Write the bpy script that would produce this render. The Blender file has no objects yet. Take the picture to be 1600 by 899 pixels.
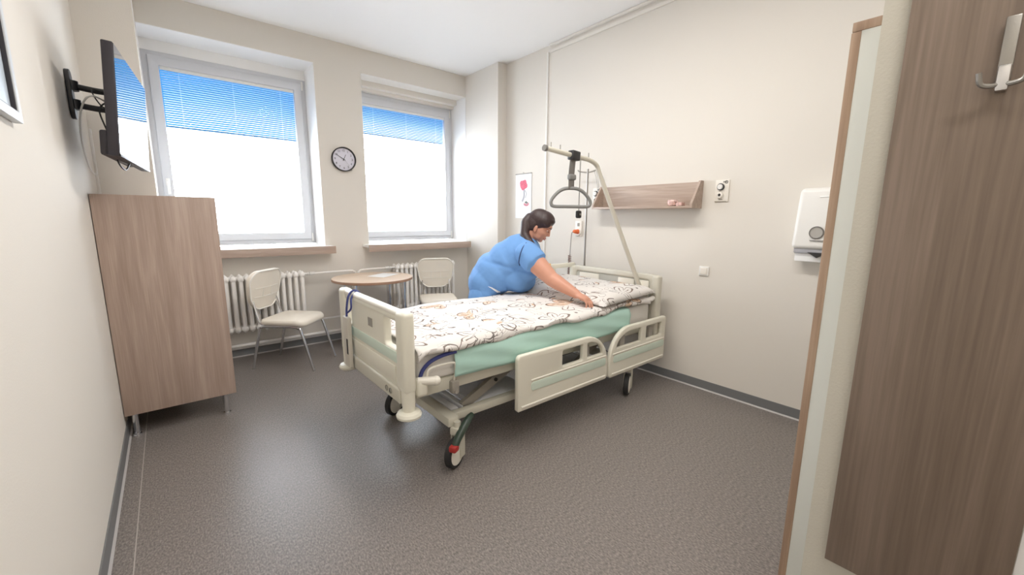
import bpy, bmesh, math, random
from mathutils import Vector, Matrix, Euler
from mathutils.bvhtree import BVHTree
random.seed(7)
C = bpy.context.scene.collection
PI = math.pi
V = Vector

# ------------------------------------------------------------------ materials
def lin(c):
    return tuple((x/12.92 if x <= .04045 else ((x+.055)/1.055)**2.4) for x in [v/255 for v in c]) + (1,)

def mat(name, rgb, rough=.5, metal=0.0, spec=.5, bump=0, bscale=200, var=0, vscale=6, trans=0, coat=0):
    m = bpy.data.materials.new(name); m.use_nodes = True
    nt = m.node_tree; b = nt.nodes['Principled BSDF']
    col = lin(rgb)
    b.inputs['Base Color'].default_value = col
    b.inputs['Roughness'].default_value = rough
    b.inputs['Metallic'].default_value = metal
    b.inputs['Specular IOR Level'].default_value = spec
    if coat: b.inputs['Coat Weight'].default_value = coat
    tc = nt.nodes.new('ShaderNodeTexCoord')
    if var:
        n = nt.nodes.new('ShaderNodeTexNoise'); n.inputs['Scale'].default_value = vscale; n.inputs['Detail'].default_value = 4
        nt.links.new(tc.outputs['Object'], n.inputs['Vector'])
        r = nt.nodes.new('ShaderNodeValToRGB')
        r.color_ramp.elements[0].position = .3; r.color_ramp.elements[1].position = .7
        r.color_ramp.elements[0].color = tuple(c*(1-var) for c in col[:3])+(1,)
        r.color_ramp.elements[1].color = tuple(min(1, c*(1+var)) for c in col[:3])+(1,)
        nt.links.new(n.outputs['Fac'], r.inputs['Fac']); nt.links.new(r.outputs['Color'], b.inputs['Base Color'])
    if bump:
        n = nt.nodes.new('ShaderNodeTexNoise'); n.inputs['Scale'].default_value = bscale; n.inputs['Detail'].default_value = 3
        nt.links.new(tc.outputs['Object'], n.inputs['Vector'])
        bp = nt.nodes.new('ShaderNodeBump'); bp.inputs['Strength'].default_value = bump; bp.inputs['Distance'].default_value = .01
        nt.links.new(n.outputs['Fac'], bp.inputs['Height']); nt.links.new(bp.outputs['Normal'], b.inputs['Normal'])
    return m

def wood(name, dark, mid, light, axis='Z', scale=1.0, rough=.45):
    m = bpy.data.materials.new(name); m.use_nodes = True
    nt = m.node_tree; b = nt.nodes['Principled BSDF']; b.inputs['Roughness'].default_value = rough
    b.inputs['Specular IOR Level'].default_value = .35
    tc = nt.nodes.new('ShaderNodeTexCoord'); mp = nt.nodes.new('ShaderNodeMapping')
    s = [14*scale]*3; s['XYZ'.index(axis)] = .9*scale
    mp.inputs['Scale'].default_value = s
    nt.links.new(tc.outputs['Object'], mp.inputs['Vector'])
    n1 = nt.nodes.new('ShaderNodeTexNoise'); n1.inputs['Scale'].default_value = 1.3; n1.inputs['Detail'].default_value = 6; n1.inputs['Distortion'].default_value = .8
    nt.links.new(mp.outputs['Vector'], n1.inputs['Vector'])
    mp2 = nt.nodes.new('ShaderNodeMapping'); s2 = [120*scale]*3; s2['XYZ'.index(axis)] = 3*scale
    mp2.inputs['Scale'].default_value = s2
    nt.links.new(tc.outputs['Object'], mp2.inputs['Vector'])
    n2 = nt.nodes.new('ShaderNodeTexNoise'); n2.inputs['Scale'].default_value = 1.5; n2.inputs['Detail'].default_value = 3
    nt.links.new(mp2.outputs['Vector'], n2.inputs['Vector'])
    mx = nt.nodes.new('ShaderNodeMath'); mx.operation = 'MULTIPLY_ADD'; mx.inputs[1].default_value = .35
    ad = nt.nodes.new('ShaderNodeMath'); ad.operation = 'MULTIPLY'; ad.inputs[1].default_value = .65
    nt.links.new(n1.outputs['Fac'], ad.inputs[0]); nt.links.new(n2.outputs['Fac'], mx.inputs[0]); nt.links.new(ad.outputs[0], mx.inputs[2])
    r = nt.nodes.new('ShaderNodeValToRGB'); e = r.color_ramp.elements
    e[0].position = .36; e[0].color = lin(dark); e[1].position = .64; e[1].color = lin(light)
    k = e.new(.5); k.color = lin(mid)
    nt.links.new(mx.outputs[0], r.inputs['Fac']); nt.links.new(r.outputs['Color'], b.inputs['Base Color'])
    return m

def floor_mat():
    m = bpy.data.materials.new('vinyl_floor'); m.use_nodes = True
    nt = m.node_tree; b = nt.nodes['Principled BSDF']
    tc = nt.nodes.new('ShaderNodeTexCoord')
    mp = nt.nodes.new('ShaderNodeMapping'); mp.inputs['Scale'].default_value = (150, 70, 100)
    nt.links.new(tc.outputs['Object'], mp.inputs['Vector'])
    n = nt.nodes.new('ShaderNodeTexNoise'); n.inputs['Scale'].default_value = 1; n.inputs['Detail'].default_value = 4; n.inputs['Roughness'].default_value = .65
    nt.links.new(mp.outputs['Vector'], n.inputs['Vector'])
    r = nt.nodes.new('ShaderNodeValToRGB'); e = r.color_ramp.elements
    e[0].position = .34; e[0].color = lin((88, 83, 80)); e[1].position = .66; e[1].color = lin((146, 138, 132))
    k = e.new(.5); k.color = lin((118, 111, 107))
    nt.links.new(n.outputs['Fac'], r.inputs['Fac'])
    # welded seam parallel to the left wall
    sx = nt.nodes.new('ShaderNodeSeparateXYZ'); nt.links.new(tc.outputs['Object'], sx.inputs[0])
    a = nt.nodes.new('ShaderNodeMath'); a.operation = 'SUBTRACT'; a.inputs[1].default_value = .088
    nt.links.new(sx.outputs['X'], a.inputs[0])
    ab = nt.nodes.new('ShaderNodeMath'); ab.operation = 'ABSOLUTE'; nt.links.new(a.outputs[0], ab.inputs[0])
    lt = nt.nodes.new('ShaderNodeMath'); lt.operation = 'LESS_THAN'; lt.inputs[1].default_value = .0022
    nt.links.new(ab.outputs[0], lt.inputs[0])
    mx = nt.nodes.new('ShaderNodeMix'); mx.data_type = 'RGBA'
    mx.inputs[7].default_value = lin((172, 164, 158))
    nt.links.new(lt.outputs[0], mx.inputs[0]); nt.links.new(r.outputs['Color'], mx.inputs[6])
    nt.links.new(mx.outputs[2], b.inputs['Base Color'])
    b.inputs['Roughness'].default_value = .36; b.inputs['Specular IOR Level'].default_value = .42
    bp = nt.nodes.new('ShaderNodeBump'); bp.inputs['Strength'].default_value = .12; bp.inputs['Distance'].default_value = .004
    nt.links.new(n.outputs['Fac'], bp.inputs['Height']); nt.links.new(bp.outputs['Normal'], b.inputs['Normal'])
    return m

def duvet_mat():
    """white cotton printed with loose ink-drawn flowers and brown petals"""
    m = bpy.data.materials.new('floral_cotton'); m.use_nodes = True
    nt = m.node_tree; b = nt.nodes['Principled BSDF']; b.inputs['Roughness'].default_value = .85
    b.inputs['Specular IOR Level'].default_value = .15
    L = nt.links.new
    def N(t, **kw):
        n = nt.nodes.new(t)
        for k, v in kw.items(): setattr(n, k, v)
        return n
    def M(op, a, b_=None, c=None):
        n = N('ShaderNodeMath', operation=op)
        for i, x in enumerate((a, b_, c)):
            if x is None: continue
            if isinstance(x, (int, float)): n.inputs[i].default_value = x
            else: L(x, n.inputs[i])
        return n.outputs[0]
    tc = N('ShaderNodeTexCoord'); sp = N('ShaderNodeSeparateXYZ'); L(tc.outputs['Object'], sp.inputs[0])
    cb = N('ShaderNodeCombineXYZ'); L(sp.outputs['X'], cb.inputs['X']); L(M('ADD', sp.outputs['Y'], sp.outputs['Z']), cb.inputs['Y'])
    wn = N('ShaderNodeTexNoise'); wn.inputs['Scale'].default_value = 5; wn.inputs['Detail'].default_value = 2
    L(cb.outputs[0], wn.inputs['Vector'])
    wv = N('ShaderNodeVectorMath', operation='MULTIPLY_ADD'); wv.inputs[1].default_value = (.13, .13, 0)
    L(wn.outputs['Color'], wv.inputs[0]); L(cb.outputs[0], wv.inputs[2])
    def flowers(scale, rmax, off, petals):
        """returns (line mask, fill mask)"""
        mp = N('ShaderNodeMapping'); mp.inputs['Location'].default_value = off; mp.inputs['Scale'].default_value = (scale,)*3
        L(wv.outputs[0], mp.inputs['Vector'])
        vo = N('ShaderNodeTexVoronoi', voronoi_dimensions='2D'); vo.inputs['Scale'].default_value = 1; vo.inputs['Randomness'].default_value = .8
        L(mp.outputs[0], vo.inputs['Vector'])
        sb = N('ShaderNodeVectorMath', operation='SUBTRACT'); L(mp.outputs[0], sb.inputs[0]); L(vo.outputs['Position'], sb.inputs[1])
        s2 = N('ShaderNodeSeparateXYZ'); L(sb.outputs[0], s2.inputs[0])
        cs = N('ShaderNodeSeparateColor'); L(vo.outputs['Color'], cs.inputs[0])
        th = M('ARCTAN2', s2.outputs['Y'], s2.outputs['X']); th = M('MULTIPLY_ADD', cs.outputs[0], 6.28, th)
        rr = vo.outputs['Distance']
        pet = M('ABSOLUTE', M('COSINE', M('MULTIPLY', th, petals/2)))
        R = M('MULTIPLY', M('MULTIPLY_ADD', pet, .62, .38), rmax)
        R = M('MULTIPLY', R, M('MULTIPLY_ADD', cs.outputs[1], .5, .7))
        d = M('SUBTRACT', rr, R)
        line = M('LESS_THAN', M('ABSOLUTE', d), .014*scale*.52)
        fill = M('MULTIPLY', M('LESS_THAN', d, 0), M('GREATER_THAN', M('COSINE', M('ADD', th, 1.0)), .25))
        fill = M('MULTIPLY', fill, M('GREATER_THAN', cs.outputs[2], .35))
        vein = M('MULTIPLY', M('LESS_THAN', rr, M('MULTIPLY', R, .75)), M('LESS_THAN', M('ABSOLUTE', M('SINE', M('MULTIPLY', th, petals*.5))), .13))
        return line, fill, vein
    l1, f1, v1 = flowers(3.0, .44, (.35, .1, 0), 5)
    # loose stems / squiggles
    def squig(scale, w, lo, off):
        mp = N('ShaderNodeMapping'); mp.inputs['Location'].default_value = off; L(cb.outputs[0], mp.inputs[0])
        n = N('ShaderNodeTexNoise'); n.inputs['Scale'].default_value = scale; n.inputs['Detail'].default_value = 1; n.inputs['Distortion'].default_value = 1.2
        L(mp.outputs[0], n.inputs['Vector'])
        ln = M('LESS_THAN', M('ABSOLUTE', M('SUBTRACT', n.outputs['Fac'], .5)), w)
        g = N('ShaderNodeTexNoise'); g.inputs['Scale'].default_value = scale*.9; mp2 = N('ShaderNodeMapping'); mp2.inputs['Location'].default_value = (off[0]+3, off[1]+5, 2); L(cb.outputs[0], mp2.inputs[0]); L(mp2.outputs[0], g.inputs['Vector'])
        return M('MULTIPLY', ln, M('GREATER_THAN', g.outputs['Fac'], lo))
    q1 = squig(5.5, .0080, .50, (1, 2, 0)); q2 = squig(8, .0080, .57, (4, 1, 0))
    br = N('ShaderNodeTexNoise'); br.inputs['Scale'].default_value = 2.4; L(cb.outputs[0], br.inputs['Vector'])
    gate = M('GREATER_THAN', br.outputs['Fac'], .44)
    ink = M('MAXIMUM', M('MULTIPLY', M('MAXIMUM', l1, v1), gate), M('MAXIMUM', q1, q2))
    fn = N('ShaderNodeTexNoise'); fn.inputs['Scale'].default_value = 28; L(cb.outputs[0], fn.inputs['Vector'])
    fr = N('ShaderNodeValToRGB'); e = fr.color_ramp.elements; e[0].position = .35; e[0].color = lin((205, 170, 142)); e[1].position = .7; e[1].color = lin((232, 214, 198))
    L(fn.outputs['Fac'], fr.inputs['Fac'])
    x1 = N('ShaderNodeMix', data_type='RGBA'); x1.inputs[6].default_value = lin((224, 220, 216)); L(M('MULTIPLY', f1, gate), x1.inputs[0]); L(fr.outputs['Color'], x1.inputs[7])
    ir = N('ShaderNodeValToRGB'); e = ir.color_ramp.elements; e[0].position = .42; e[0].color = lin((48, 40, 38)); e[1].position = .62; e[1].color = lin((118, 88, 72))
    L(br.outputs['Fac'], ir.inputs['Fac'])
    x2 = N('ShaderNodeMix', data_type='RGBA'); L(M('MULTIPLY', ink, .85), x2.inputs[0]); L(x1.outputs[2], x2.inputs[6]); L(ir.outputs['Color'], x2.inputs[7])
    L(x2.outputs[2], b.inputs['Base Color'])
    return m

def glass_mat():
    m = bpy.data.materials.new('window_glass'); m.use_nodes = True
    nt = m.node_tree; nt.nodes.remove(nt.nodes['Principled BSDF'])
    o = nt.nodes['Material Output']
    t = nt.nodes.new('ShaderNodeBsdfTransparent'); g = nt.nodes.new('ShaderNodeBsdfGlossy'); g.inputs['Roughness'].default_value = .02
    f = nt.nodes.new('ShaderNodeLayerWeight'); f.inputs['Blend'].default_value = .08
    x = nt.nodes.new('ShaderNodeMixShader')
    nt.links.new(f.outputs['Fresnel'], x.inputs[0]); nt.links.new(t.outputs[0], x.inputs[1]); nt.links.new(g.outputs[0], x.inputs[2])
    nt.links.new(x.outputs[0], o.inputs['Surface'])
    return m

def translucent_mat(name, rgb, w=.6, trgb=None):
    m = bpy.data.materials.new(name); m.use_nodes = True
    nt = m.node_tree; nt.nodes.remove(nt.nodes['Principled BSDF'])
    o = nt.nodes['Material Output']
    d = nt.nodes.new('ShaderNodeBsdfDiffuse'); d.inputs['Color'].default_value = lin(rgb)
    t = nt.nodes.new('ShaderNodeBsdfTranslucent'); t.inputs['Color'].default_value = lin(trgb or rgb)
    x = nt.nodes.new('ShaderNodeMixShader'); x.inputs[0].default_value = w
    nt.links.new(d.outputs[0], x.inputs[1]); nt.links.new(t.outputs[0], x.inputs[2]); nt.links.new(x.outputs[0], o.inputs['Surface'])
    return m

def emit_mat(name, rgb, s):
    m = bpy.data.materials.new(name); m.use_nodes = True
    b = m.node_tree.nodes['Principled BSDF']; b.inputs['Base Color'].default_value = lin(rgb)
    b.inputs['Emission Color'].default_value = lin(rgb); b.inputs['Emission Strength'].default_value = s
    return m

MAT = dict(
    wall=mat('wall_paint', (226, 220, 211), .85, spec=.2, bump=.06, bscale=160),
    wallp=mat('partition_paint', (204, 200, 188), .85, spec=.2, bump=.12, bscale=160),
    reveal=mat('reveal_glare_white', (246, 245, 243), .85, spec=.2),  # whiter than the wall: window glare on the reveals put into the colour
    ceil=mat('ceiling_paint', (246, 245, 243), .9, spec=.2),
    floor=floor_mat(),
    base=mat('grey_vinyl_skirting', (112, 113, 114), .45),
    seam=mat('pale_weld_seam', (176, 172, 170), .5),
    trimw=mat('white_gloss_paint', (236, 233, 228), .4),
    pvc=mat('window_pvc', (212, 213, 217), .35),
    blind=translucent_mat('blind_slat', (236, 238, 242), .12),
    awning=translucent_mat('blue_shade_cloth', (92, 140, 168), .8, (74, 118, 146)),
    sill=wood('sill_wood', (158, 138, 124), (174, 153, 139), (190, 170, 156), 'X'),
    silltop=mat('sill_white', (240, 238, 234), .4),
    wood=wood('taupe_oak', (162, 140, 127), (174, 152, 139), (188, 167, 154), 'Z'),
    woodx=wood('taupe_oak_shelf', (158, 139, 126), (176, 156, 142), (190, 171, 158), 'Y'),
    woodp=wood('coat_panel_oak', (108, 93, 81), (122, 106, 93), (136, 119, 106), 'Z', .8),
    woode=wood('oak_edge', (160, 132, 112), (176, 148, 126), (190, 163, 141), 'Z'),
    tablew=wood('table_beech', (208, 182, 158), (219, 194, 170), (228, 206, 184), 'X', rough=.3),
    tableedge=mat('table_edge', (158, 122, 98), .45, var=.06),
    laminate=mat('white_laminate', (226, 228, 222), .5),
    chrome=mat('chrome', (215, 215, 218), .12, 1),
    steel=mat('brushed_steel', (158, 155, 150), .38, 1, bump=.05, bscale=400),
    leather=mat('cream_leatherette', (242, 234, 220), .5, var=.03, bump=.04, bscale=300),
    welt=mat('cream_welt', (248, 244, 236), .5),
    white=mat('white_plastic', (236, 234, 230), .35),
    socketw=mat('socket_plastic', (238, 232, 222), .4),
    rad=mat('radiator_enamel', (247, 244, 240), .3),
    black=mat('black_plastic', (22, 22, 26), .45),
    tvback=mat('tv_shell', (40, 36, 44), .5),
    screen=mat('tv_screen', (12, 14, 18), .07, spec=1.0, coat=1),
    bedp=mat('bed_cream_plastic', (230, 227, 212), .42),
    bedp2=mat('bed_cream_rail', (238, 234, 222), .4),
    mint=mat('mint_stripe', (212, 228, 214), .45),
    bedmetal=mat('bed_painted_steel', (206, 203, 188), .4),
    deckm=mat('bed_grey_steel', (150, 145, 136), .5),
    deckw=mat('bed_white_cover', (226, 228, 232), .35),
    headg=mat('headboard_grey', (190, 189, 180), .5), headf=mat('headboard_frame', (208, 204, 190), .45), polem=mat('pole_paint', (206, 201, 186), .4),
    matt=mat('mattress_white', (236, 233, 228), .8, bump=.1, bscale=60),
    navy=mat('navy_piping', (58, 66, 128), .7),
    teal=mat('teal_drawsheet', (188, 230, 219), .5, var=.02, vscale=3),
    duvet=duvet_mat(),
    rubber=mat('rubber_dark', (34, 34, 35), .65),
    pedal=mat('dark_green_pedal', (46, 62, 52), .4),
    red=mat('red_plastic', (170, 44, 40), .45),
    strap=mat('dark_grey_strap', (112, 108, 104), .7),
    grip=mat('grey_grip', (128, 128, 126), .55),
    skin=mat('skin', (200, 142, 118), .5, var=.04, vscale=14),
    lip=mat('lips', (176, 88, 82), .45),
    hair=mat('dark_hair', (48, 30, 30), .45, bump=.3, bscale=120),
    scrub=mat('scrub_blue', (104, 152, 212), .85, bump=.75, bscale=8, var=.03),
    scrubd=mat('scrub_navy_piping', (40, 56, 104), .8),
    eyew=mat('eye_white', (235, 230, 226), .3),
    brow=mat('brow', (46, 32, 28), .7),
    shoe=mat('white_shoe', (230, 228, 224), .5),
    paper=mat('paper', (250, 250, 250), .35),
    paperc=mat('calendar_paper', (240, 241, 244), .6),
    dial=mat('clock_dial', (224, 222, 234), .4),
    pink=mat('print_pink', (222, 96, 120), .7, var=.25, vscale=60),
    pinkl=mat('print_pale_pink', (232, 150, 166), .7),
    greyp=mat('print_grey', (170, 170, 176), .7),
    greend=mat('print_dark_green', (92, 100, 90), .7),
    orange=mat('orange_plug', (226, 106, 52), .45),
    cordm=mat('grey_cord', (150, 142, 138), .5),
    coilm=mat('brown_coil', (120, 88, 78), .5),
    clear=mat('grey_window', (176, 172, 166), .15),
    dark=mat('dark_hole', (40, 38, 38), .5),
    cup=mat('pink_glazed_cup', (206, 170, 162), .25, var=.45, vscale=55),
    blue=mat('picture_blue', (196, 208, 220), .4, var=.08, vscale=10),
    framem=mat('picture_frame', (206, 210, 214), .4),
    tealbar=mat('teal_print', (120, 150, 152), .7),
    redline=mat('red_print', (196, 110, 98), .7),
    yellow=mat('yellow_plastic', (240, 190, 70), .5),
    pouch=mat('pouch_grey', (204, 198, 186), .5),
    light=emit_mat('fill_diffuser', (255, 246, 232), 3.0),  # glow of the added fill lamps
    glass=glass_mat(),
)

# ------------------------------------------------------------------ mesh builders
SPH = {}
class B:
    def __init__(s): s.bm = bmesh.new()
    def box(s, a, b, bevel=0, seg=2, M=None):
        r = bmesh.ops.create_cube(s.bm, size=1)
        vs = r['verts']
        c = [(a[i]+b[i])/2 for i in range(3)]; d = [abs(b[i]-a[i]) for i in range(3)]
        for v in vs: v.co = V((v.co.x*d[0]+c[0], v.co.y*d[1]+c[1], v.co.z*d[2]+c[2]))
        if bevel:
            es = list({e for v in vs for e in v.link_edges})
            q = bmesh.ops.bevel(s.bm, geom=es, offset=min(bevel, min(d)*.49), segments=seg, profile=.5, affect='EDGES')
            vs = list({v for f in q['faces'] for v in f.verts} | {v for v in vs if v.is_valid})
        if M is not None:
            for v in vs: v.co = M @ v.co
        return s
    def cone(s, p, q, r1, r2=None, n=20, caps=True):
        r2 = r1 if r2 is None else r2
        p, q = V(p), V(q); d = q-p
        M = Matrix.Translation((p+q)/2) @ d.to_track_quat('Z', 'Y').to_matrix().to_4x4()
        t = bmesh.new(); bmesh.ops.create_cone(t, cap_ends=caps, segments=n, radius1=r1, radius2=r2, depth=d.length, matrix=M)
        me = bpy.data.meshes.new('c'); t.to_mesh(me); t.free(); s.bm.from_mesh(me); bpy.data.meshes.remove(me)
        return s
    def ball(s, c, r, sc=(1, 1, 1), rot=None, u=20, v=12):
        M = Matrix.Translation(c) @ (rot.to_4x4() if rot is not None else Matrix()) @ Matrix.Diagonal((*sc, 1)) @ Matrix.Scale(r, 4)
        k = (u, v)
        if k not in SPH:
            t = bmesh.new(); bmesh.ops.create_uvsphere(t, u_segments=u, v_segments=v, radius=1)
            SPH[k] = bpy.data.meshes.new('sph'); t.to_mesh(SPH[k]); t.free()
        me = SPH[k].copy(); me.transform(M); s.bm.from_mesh(me); bpy.data.meshes.remove(me)
        return s
    def tube(s, pts, r, n=10, smooth=0, flat=None, closed=False):
        pts = [V(p) for p in pts]
        if smooth: pts = spline(pts, smooth, closed)
        rs = r if isinstance(r, (list, tuple)) else [r]*len(pts)
        if len(rs) != len(pts):
            rs = [rs[min(len(rs)-1, int(i*(len(rs)-1)/(len(pts)-1)))]*(1-((i*(len(rs)-1)/(len(pts)-1)) % 1)) + rs[min(len(rs)-1, int(i*(len(rs)-1)/(len(pts)-1))+1)]*((i*(len(rs)-1)/(len(pts)-1)) % 1) for i in range(len(pts))]
        rings = []; up = None; m = len(pts)
        for i, p in enumerate(pts):
            if closed: t = pts[(i+1) % m]-pts[i-1]
            else: t = (pts[min(i+1, m-1)]-pts[max(i-1, 0)])
            t.normalize()
            if up is None:
                up = V((0, 0, 1)) if abs(t.z) < .9 else V((1, 0, 0))
                if flat is not None: up = V(flat[0])
            up = (up - t*up.dot(t)).normalized(); sd = t.cross(up)
            ks = (rs[i], rs[i]) if flat is None else flat[1]
            rings.append([s.bm.verts.new(p+up*math.cos(a)*ks[0]+sd*math.sin(a)*ks[1]) for a in [2*PI*k/n for k in range(n)]])
        rng = range(m) if closed else range(m-1)
        for i in rng:
            A, Bq = rings[i], rings[(i+1) % m]
            for k in range(n): s.bm.faces.new((A[k], A[(k+1) % n], Bq[(k+1) % n], Bq[k]))
        if not closed:
            s.bm.faces.new(rings[0][::-1]); s.bm.faces.new(rings[-1])
        return s
    def lathe(s, prof, o=(0, 0, 0), axis='Z', n=28):
        o = V(o); rings = []
        def P(r, h, a):
            c, q = math.cos(a)*r, math.sin(a)*r
            return o + (V((c, q, h)) if axis == 'Z' else V((h, c, q)) if axis == 'X' else V((c, h, q)))
        for r, h in prof:
            rings.append([s.bm.verts.new(P(max(r, 1e-4), h, 2*PI*k/n)) for k in range(n)])
        for A, Bq in zip(rings, rings[1:]):
            for k in range(n): s.bm.faces.new((A[k], A[(k+1) % n], Bq[(k+1) % n], Bq[k]))
        return s
    def prism(s, pts, d):
        """closed polygon (3D points) extruded by vector d"""
        a = [s.bm.verts.new(p) for p in pts]; b = [s.bm.verts.new(V(p)+V(d)) for p in pts]
        n = len(a); s.bm.faces.new(a[::-1]); s.bm.faces.new(b)
        for i in range(n): s.bm.faces.new((a[i], a[(i+1) % n], b[(i+1) % n], b[i]))
        return s
    def mesh(s, me, M):
        tmp = bmesh.new(); tmp.from_mesh(me); tmp.transform(M)
        m2 = bpy.data.meshes.new('t'); tmp.to_mesh(m2); tmp.free(); s.bm.from_mesh(m2); bpy.data.meshes.remove(m2)
        return s

def spline(pts, k, closed=False):
    out = []; n = len(pts)
    rng = range(n) if closed else range(n-1)
    for i in rng:
        p1, p2 = pts[i], pts[(i+1) % n]
        p0 = pts[i-1] if (i > 0 or closed) else p1*2-p2
        p3 = pts[(i+2) % n] if (i+2 < n or closed) else p2*2-p1
        for j in range(k):
            t = j/k
            out.append(.5*((2*p1)+(p2-p0)*t+(2*p0-5*p1+4*p2-p3)*t*t+(3*p1-p0-3*p2+p3)*t**3))
    if not closed: out.append(pts[-1])
    return out

def plate(outer, holes, th, bev=.004):
    """flat plate in local XY with true holes, thickness th centred on Z"""
    cu = bpy.data.curves.new('pl', 'CURVE'); cu.dimensions = '2D'; cu.fill_mode = 'BOTH'
    cu.extrude = max(th/2-bev, .0002); cu.bevel_depth = bev; cu.bevel_resolution = 2; cu.offset = -bev
    for pl in [outer]+holes:
        sp = cu.splines.new('POLY'); sp.points.add(len(pl)-1); sp.use_cyclic_u = True
        for i, p in enumerate(pl): sp.points[i].co = (p[0], p[1], 0, 1)
    ob = bpy.data.objects.new('pl', cu); C.objects.link(ob)
    dg = bpy.context.evaluated_depsgraph_get()
    me = bpy.data.meshes.new_from_object(ob.evaluated_get(dg))
    bpy.data.objects.remove(ob); bpy.data.curves.remove(cu)
    return me

def rounded(x0, y0, x1, y1, r, n=6, rr=None):
    """rounded rectangle; rr optional radii (bl, br, tr, tl)"""
    rr = rr or (r,)*4
    out = []
    for (cx, cy, a0, q) in ((x0+rr[0], y0+rr[0], PI, rr[0]), (x1-rr[1], y0+rr[1], 1.5*PI, rr[1]), (x1-rr[2], y1-rr[2], 0, rr[2]), (x0+rr[3], y1-rr[3], .5*PI, rr[3])):
        for i in range(n+1):
            a = a0+i/n*PI/2
            out.append((cx+q*math.cos(a), cy+q*math.sin(a)))
    return out

def text_mesh(t, size, ext=.0006):
    cu = bpy.data.curves.new('tx', 'FONT'); cu.body = t; cu.size = size; cu.align_x = 'CENTER'; cu.align_y = 'CENTER'; cu.extrude = ext
    ob = bpy.data.objects.new('tx', cu); C.objects.link(ob)
    dg = bpy.context.evaluated_depsgraph_get()
    me = bpy.data.meshes.new_from_object(ob.evaluated_get(dg))
    bpy.data.objects.remove(ob); bpy.data.curves.remove(cu)
    return me

# ------------------------------------------------------------------ objects
def basepos(o):
    p = V((0, 0, 0))
    while o is not None: p += o.location; o = o.parent
    return p

def link(name, b, m, parent=None, smooth=True, ang=.6, world=True):
    """ONE mesh object; builder coordinates are world coordinates unless world=False"""
    bm = b.bm if isinstance(b, B) else b
    bmesh.ops.remove_doubles(bm, verts=bm.verts, dist=1e-6)
    bmesh.ops.recalc_face_normals(bm, faces=bm.faces)
    if parent is not None:
        off = basepos(parent) if world else V((0, 0, 0))
    else:
        xs = [v.co for v in bm.verts]
        off = V(((min(v.x for v in xs)+max(v.x for v in xs))/2, (min(v.y for v in xs)+max(v.y for v in xs))/2, min(v.z for v in xs)))
        if not world: off = V((0, 0, 0))
    for v in bm.verts: v.co -= off
    me = bpy.data.meshes.new(name); bm.to_mesh(me); bm.free()
    o = bpy.data.objects.new(name, me); C.objects.link(o)
    me.materials.append(MAT[m] if isinstance(m, str) else m)
    if smooth:
        me.polygons.foreach_set('use_smooth', [True]*len(me.polygons)); me.set_sharp_from_angle(angle=ang)
    if parent is None: o.location = off
    else: o.parent = parent
    return o

def tag(o, label, cat, group=None):
    o['label'] = label; o['category'] = cat
    if group: o['group'] = group
    return o
def thing(name, loc, label, cat, rz=0, group=None):
    o = bpy.data.objects.new(name, None); C.objects.link(o); o.location = loc; o.rotation_euler = (0, 0, rz); o.empty_display_size = .1
    return tag(o, label, cat, group)
def struct(name, b, m, **k):
    o = link(name, b, m, **k); o['kind'] = 'structure'; return o
def copy_tree(o, parent=None):
    c = o.copy(); C.objects.link(c)
    if parent is not None: c.parent = parent
    for ch in list(o.children): copy_tree(ch, c)
    return c

# ================================================================== SETTING
W, H, ZL = 3.694, 3.258, 3.000          # right wall x, ceiling, window lintel
YB = -6.3                               # wall behind the camera
XL, XC = .301, 3.563                    # inner faces of the two corner piers
SILL = 1.10
W1 = (XL, 1.674); W2 = (2.163, XC)
FY = .36                                # window frame front plane

struct('floor', B().box((-.15, YB-.1, -.1), (W+.15, .6, 0)), 'floor', smooth=False, world=False)
struct('ceiling', B().box((-.15, YB-.1, H), (W+.15, .6, H+.1)), 'ceil', smooth=False)
struct('wall_left', B().box((-.15, YB-.1, 0), (0, .6, H)), 'wall', smooth=False)
struct('wall_right', B().box((W, YB-.1, 0), (W+.15, .6, H)), 'wall', smooth=False)
struct('wall_back', B().box((0, YB-.1, 0), (W, YB, H)), 'wall', smooth=False)
b = B()
b.box((0, 0, 0), (W, .5, SILL-.06)); b.box((0, 0, ZL), (W, .5, H))
b.box((0, 0, SILL-.06), (W1[0], .5, ZL)); b.box((W1[1], 0, SILL-.06), (W2[0], .5, ZL)); b.box((W2[1], 0, SILL-.06), (W, .5, ZL))
struct('wall_window', b, 'wall', smooth=False)
struct('wall_left_pier', B().box((0, -.86, 0), (XL, .0, H)), 'wall', smooth=False)
struct('wall_right_pier', B().box((XC, -.70, 0), (W, .0, H)), 'wall', smooth=False)
# blind box under the lintel of the second window
struct('trim_1', B().box((W2[0], .22, 2.94), (W2[1], .5, ZL)).box((W2[0], .30, 2.905), (W2[1], .5, 2.945)), 'wall', smooth=False)
struct('trim_5', B().box((W1[0], FY, 2.90), (W1[1], .5, ZL)), 'ceil', smooth=False)
for n, (xa, xb) in ((6, W1), (7, W2)):
    bb = B().box((xa, .004, SILL), (xa+.004, FY+.01, ZL)).box((xb-.004, .004, SILL), (xb, FY+.01, ZL))
    if n == 6: bb.box((xa, .004, ZL-.004), (xb, FY+.01, ZL))
    struct('trim_%d' % n, bb, 'reveal', smooth=False)  # thin niche liners, whitened to carry the window glare
# partition beside the camera
struct('wall_partition', B().box((1.6, YB, 0), (1.70, -4.609, H)), 'wallp', smooth=False)
# ceiling moulding on the right wall
struct('trim_2', B().box((W-.018, YB, H-.085), (W, -1.45, H-.05), .006).box((W-.035, YB, H-.025), (W, -1.45, H), .01), 'wall')

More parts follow.
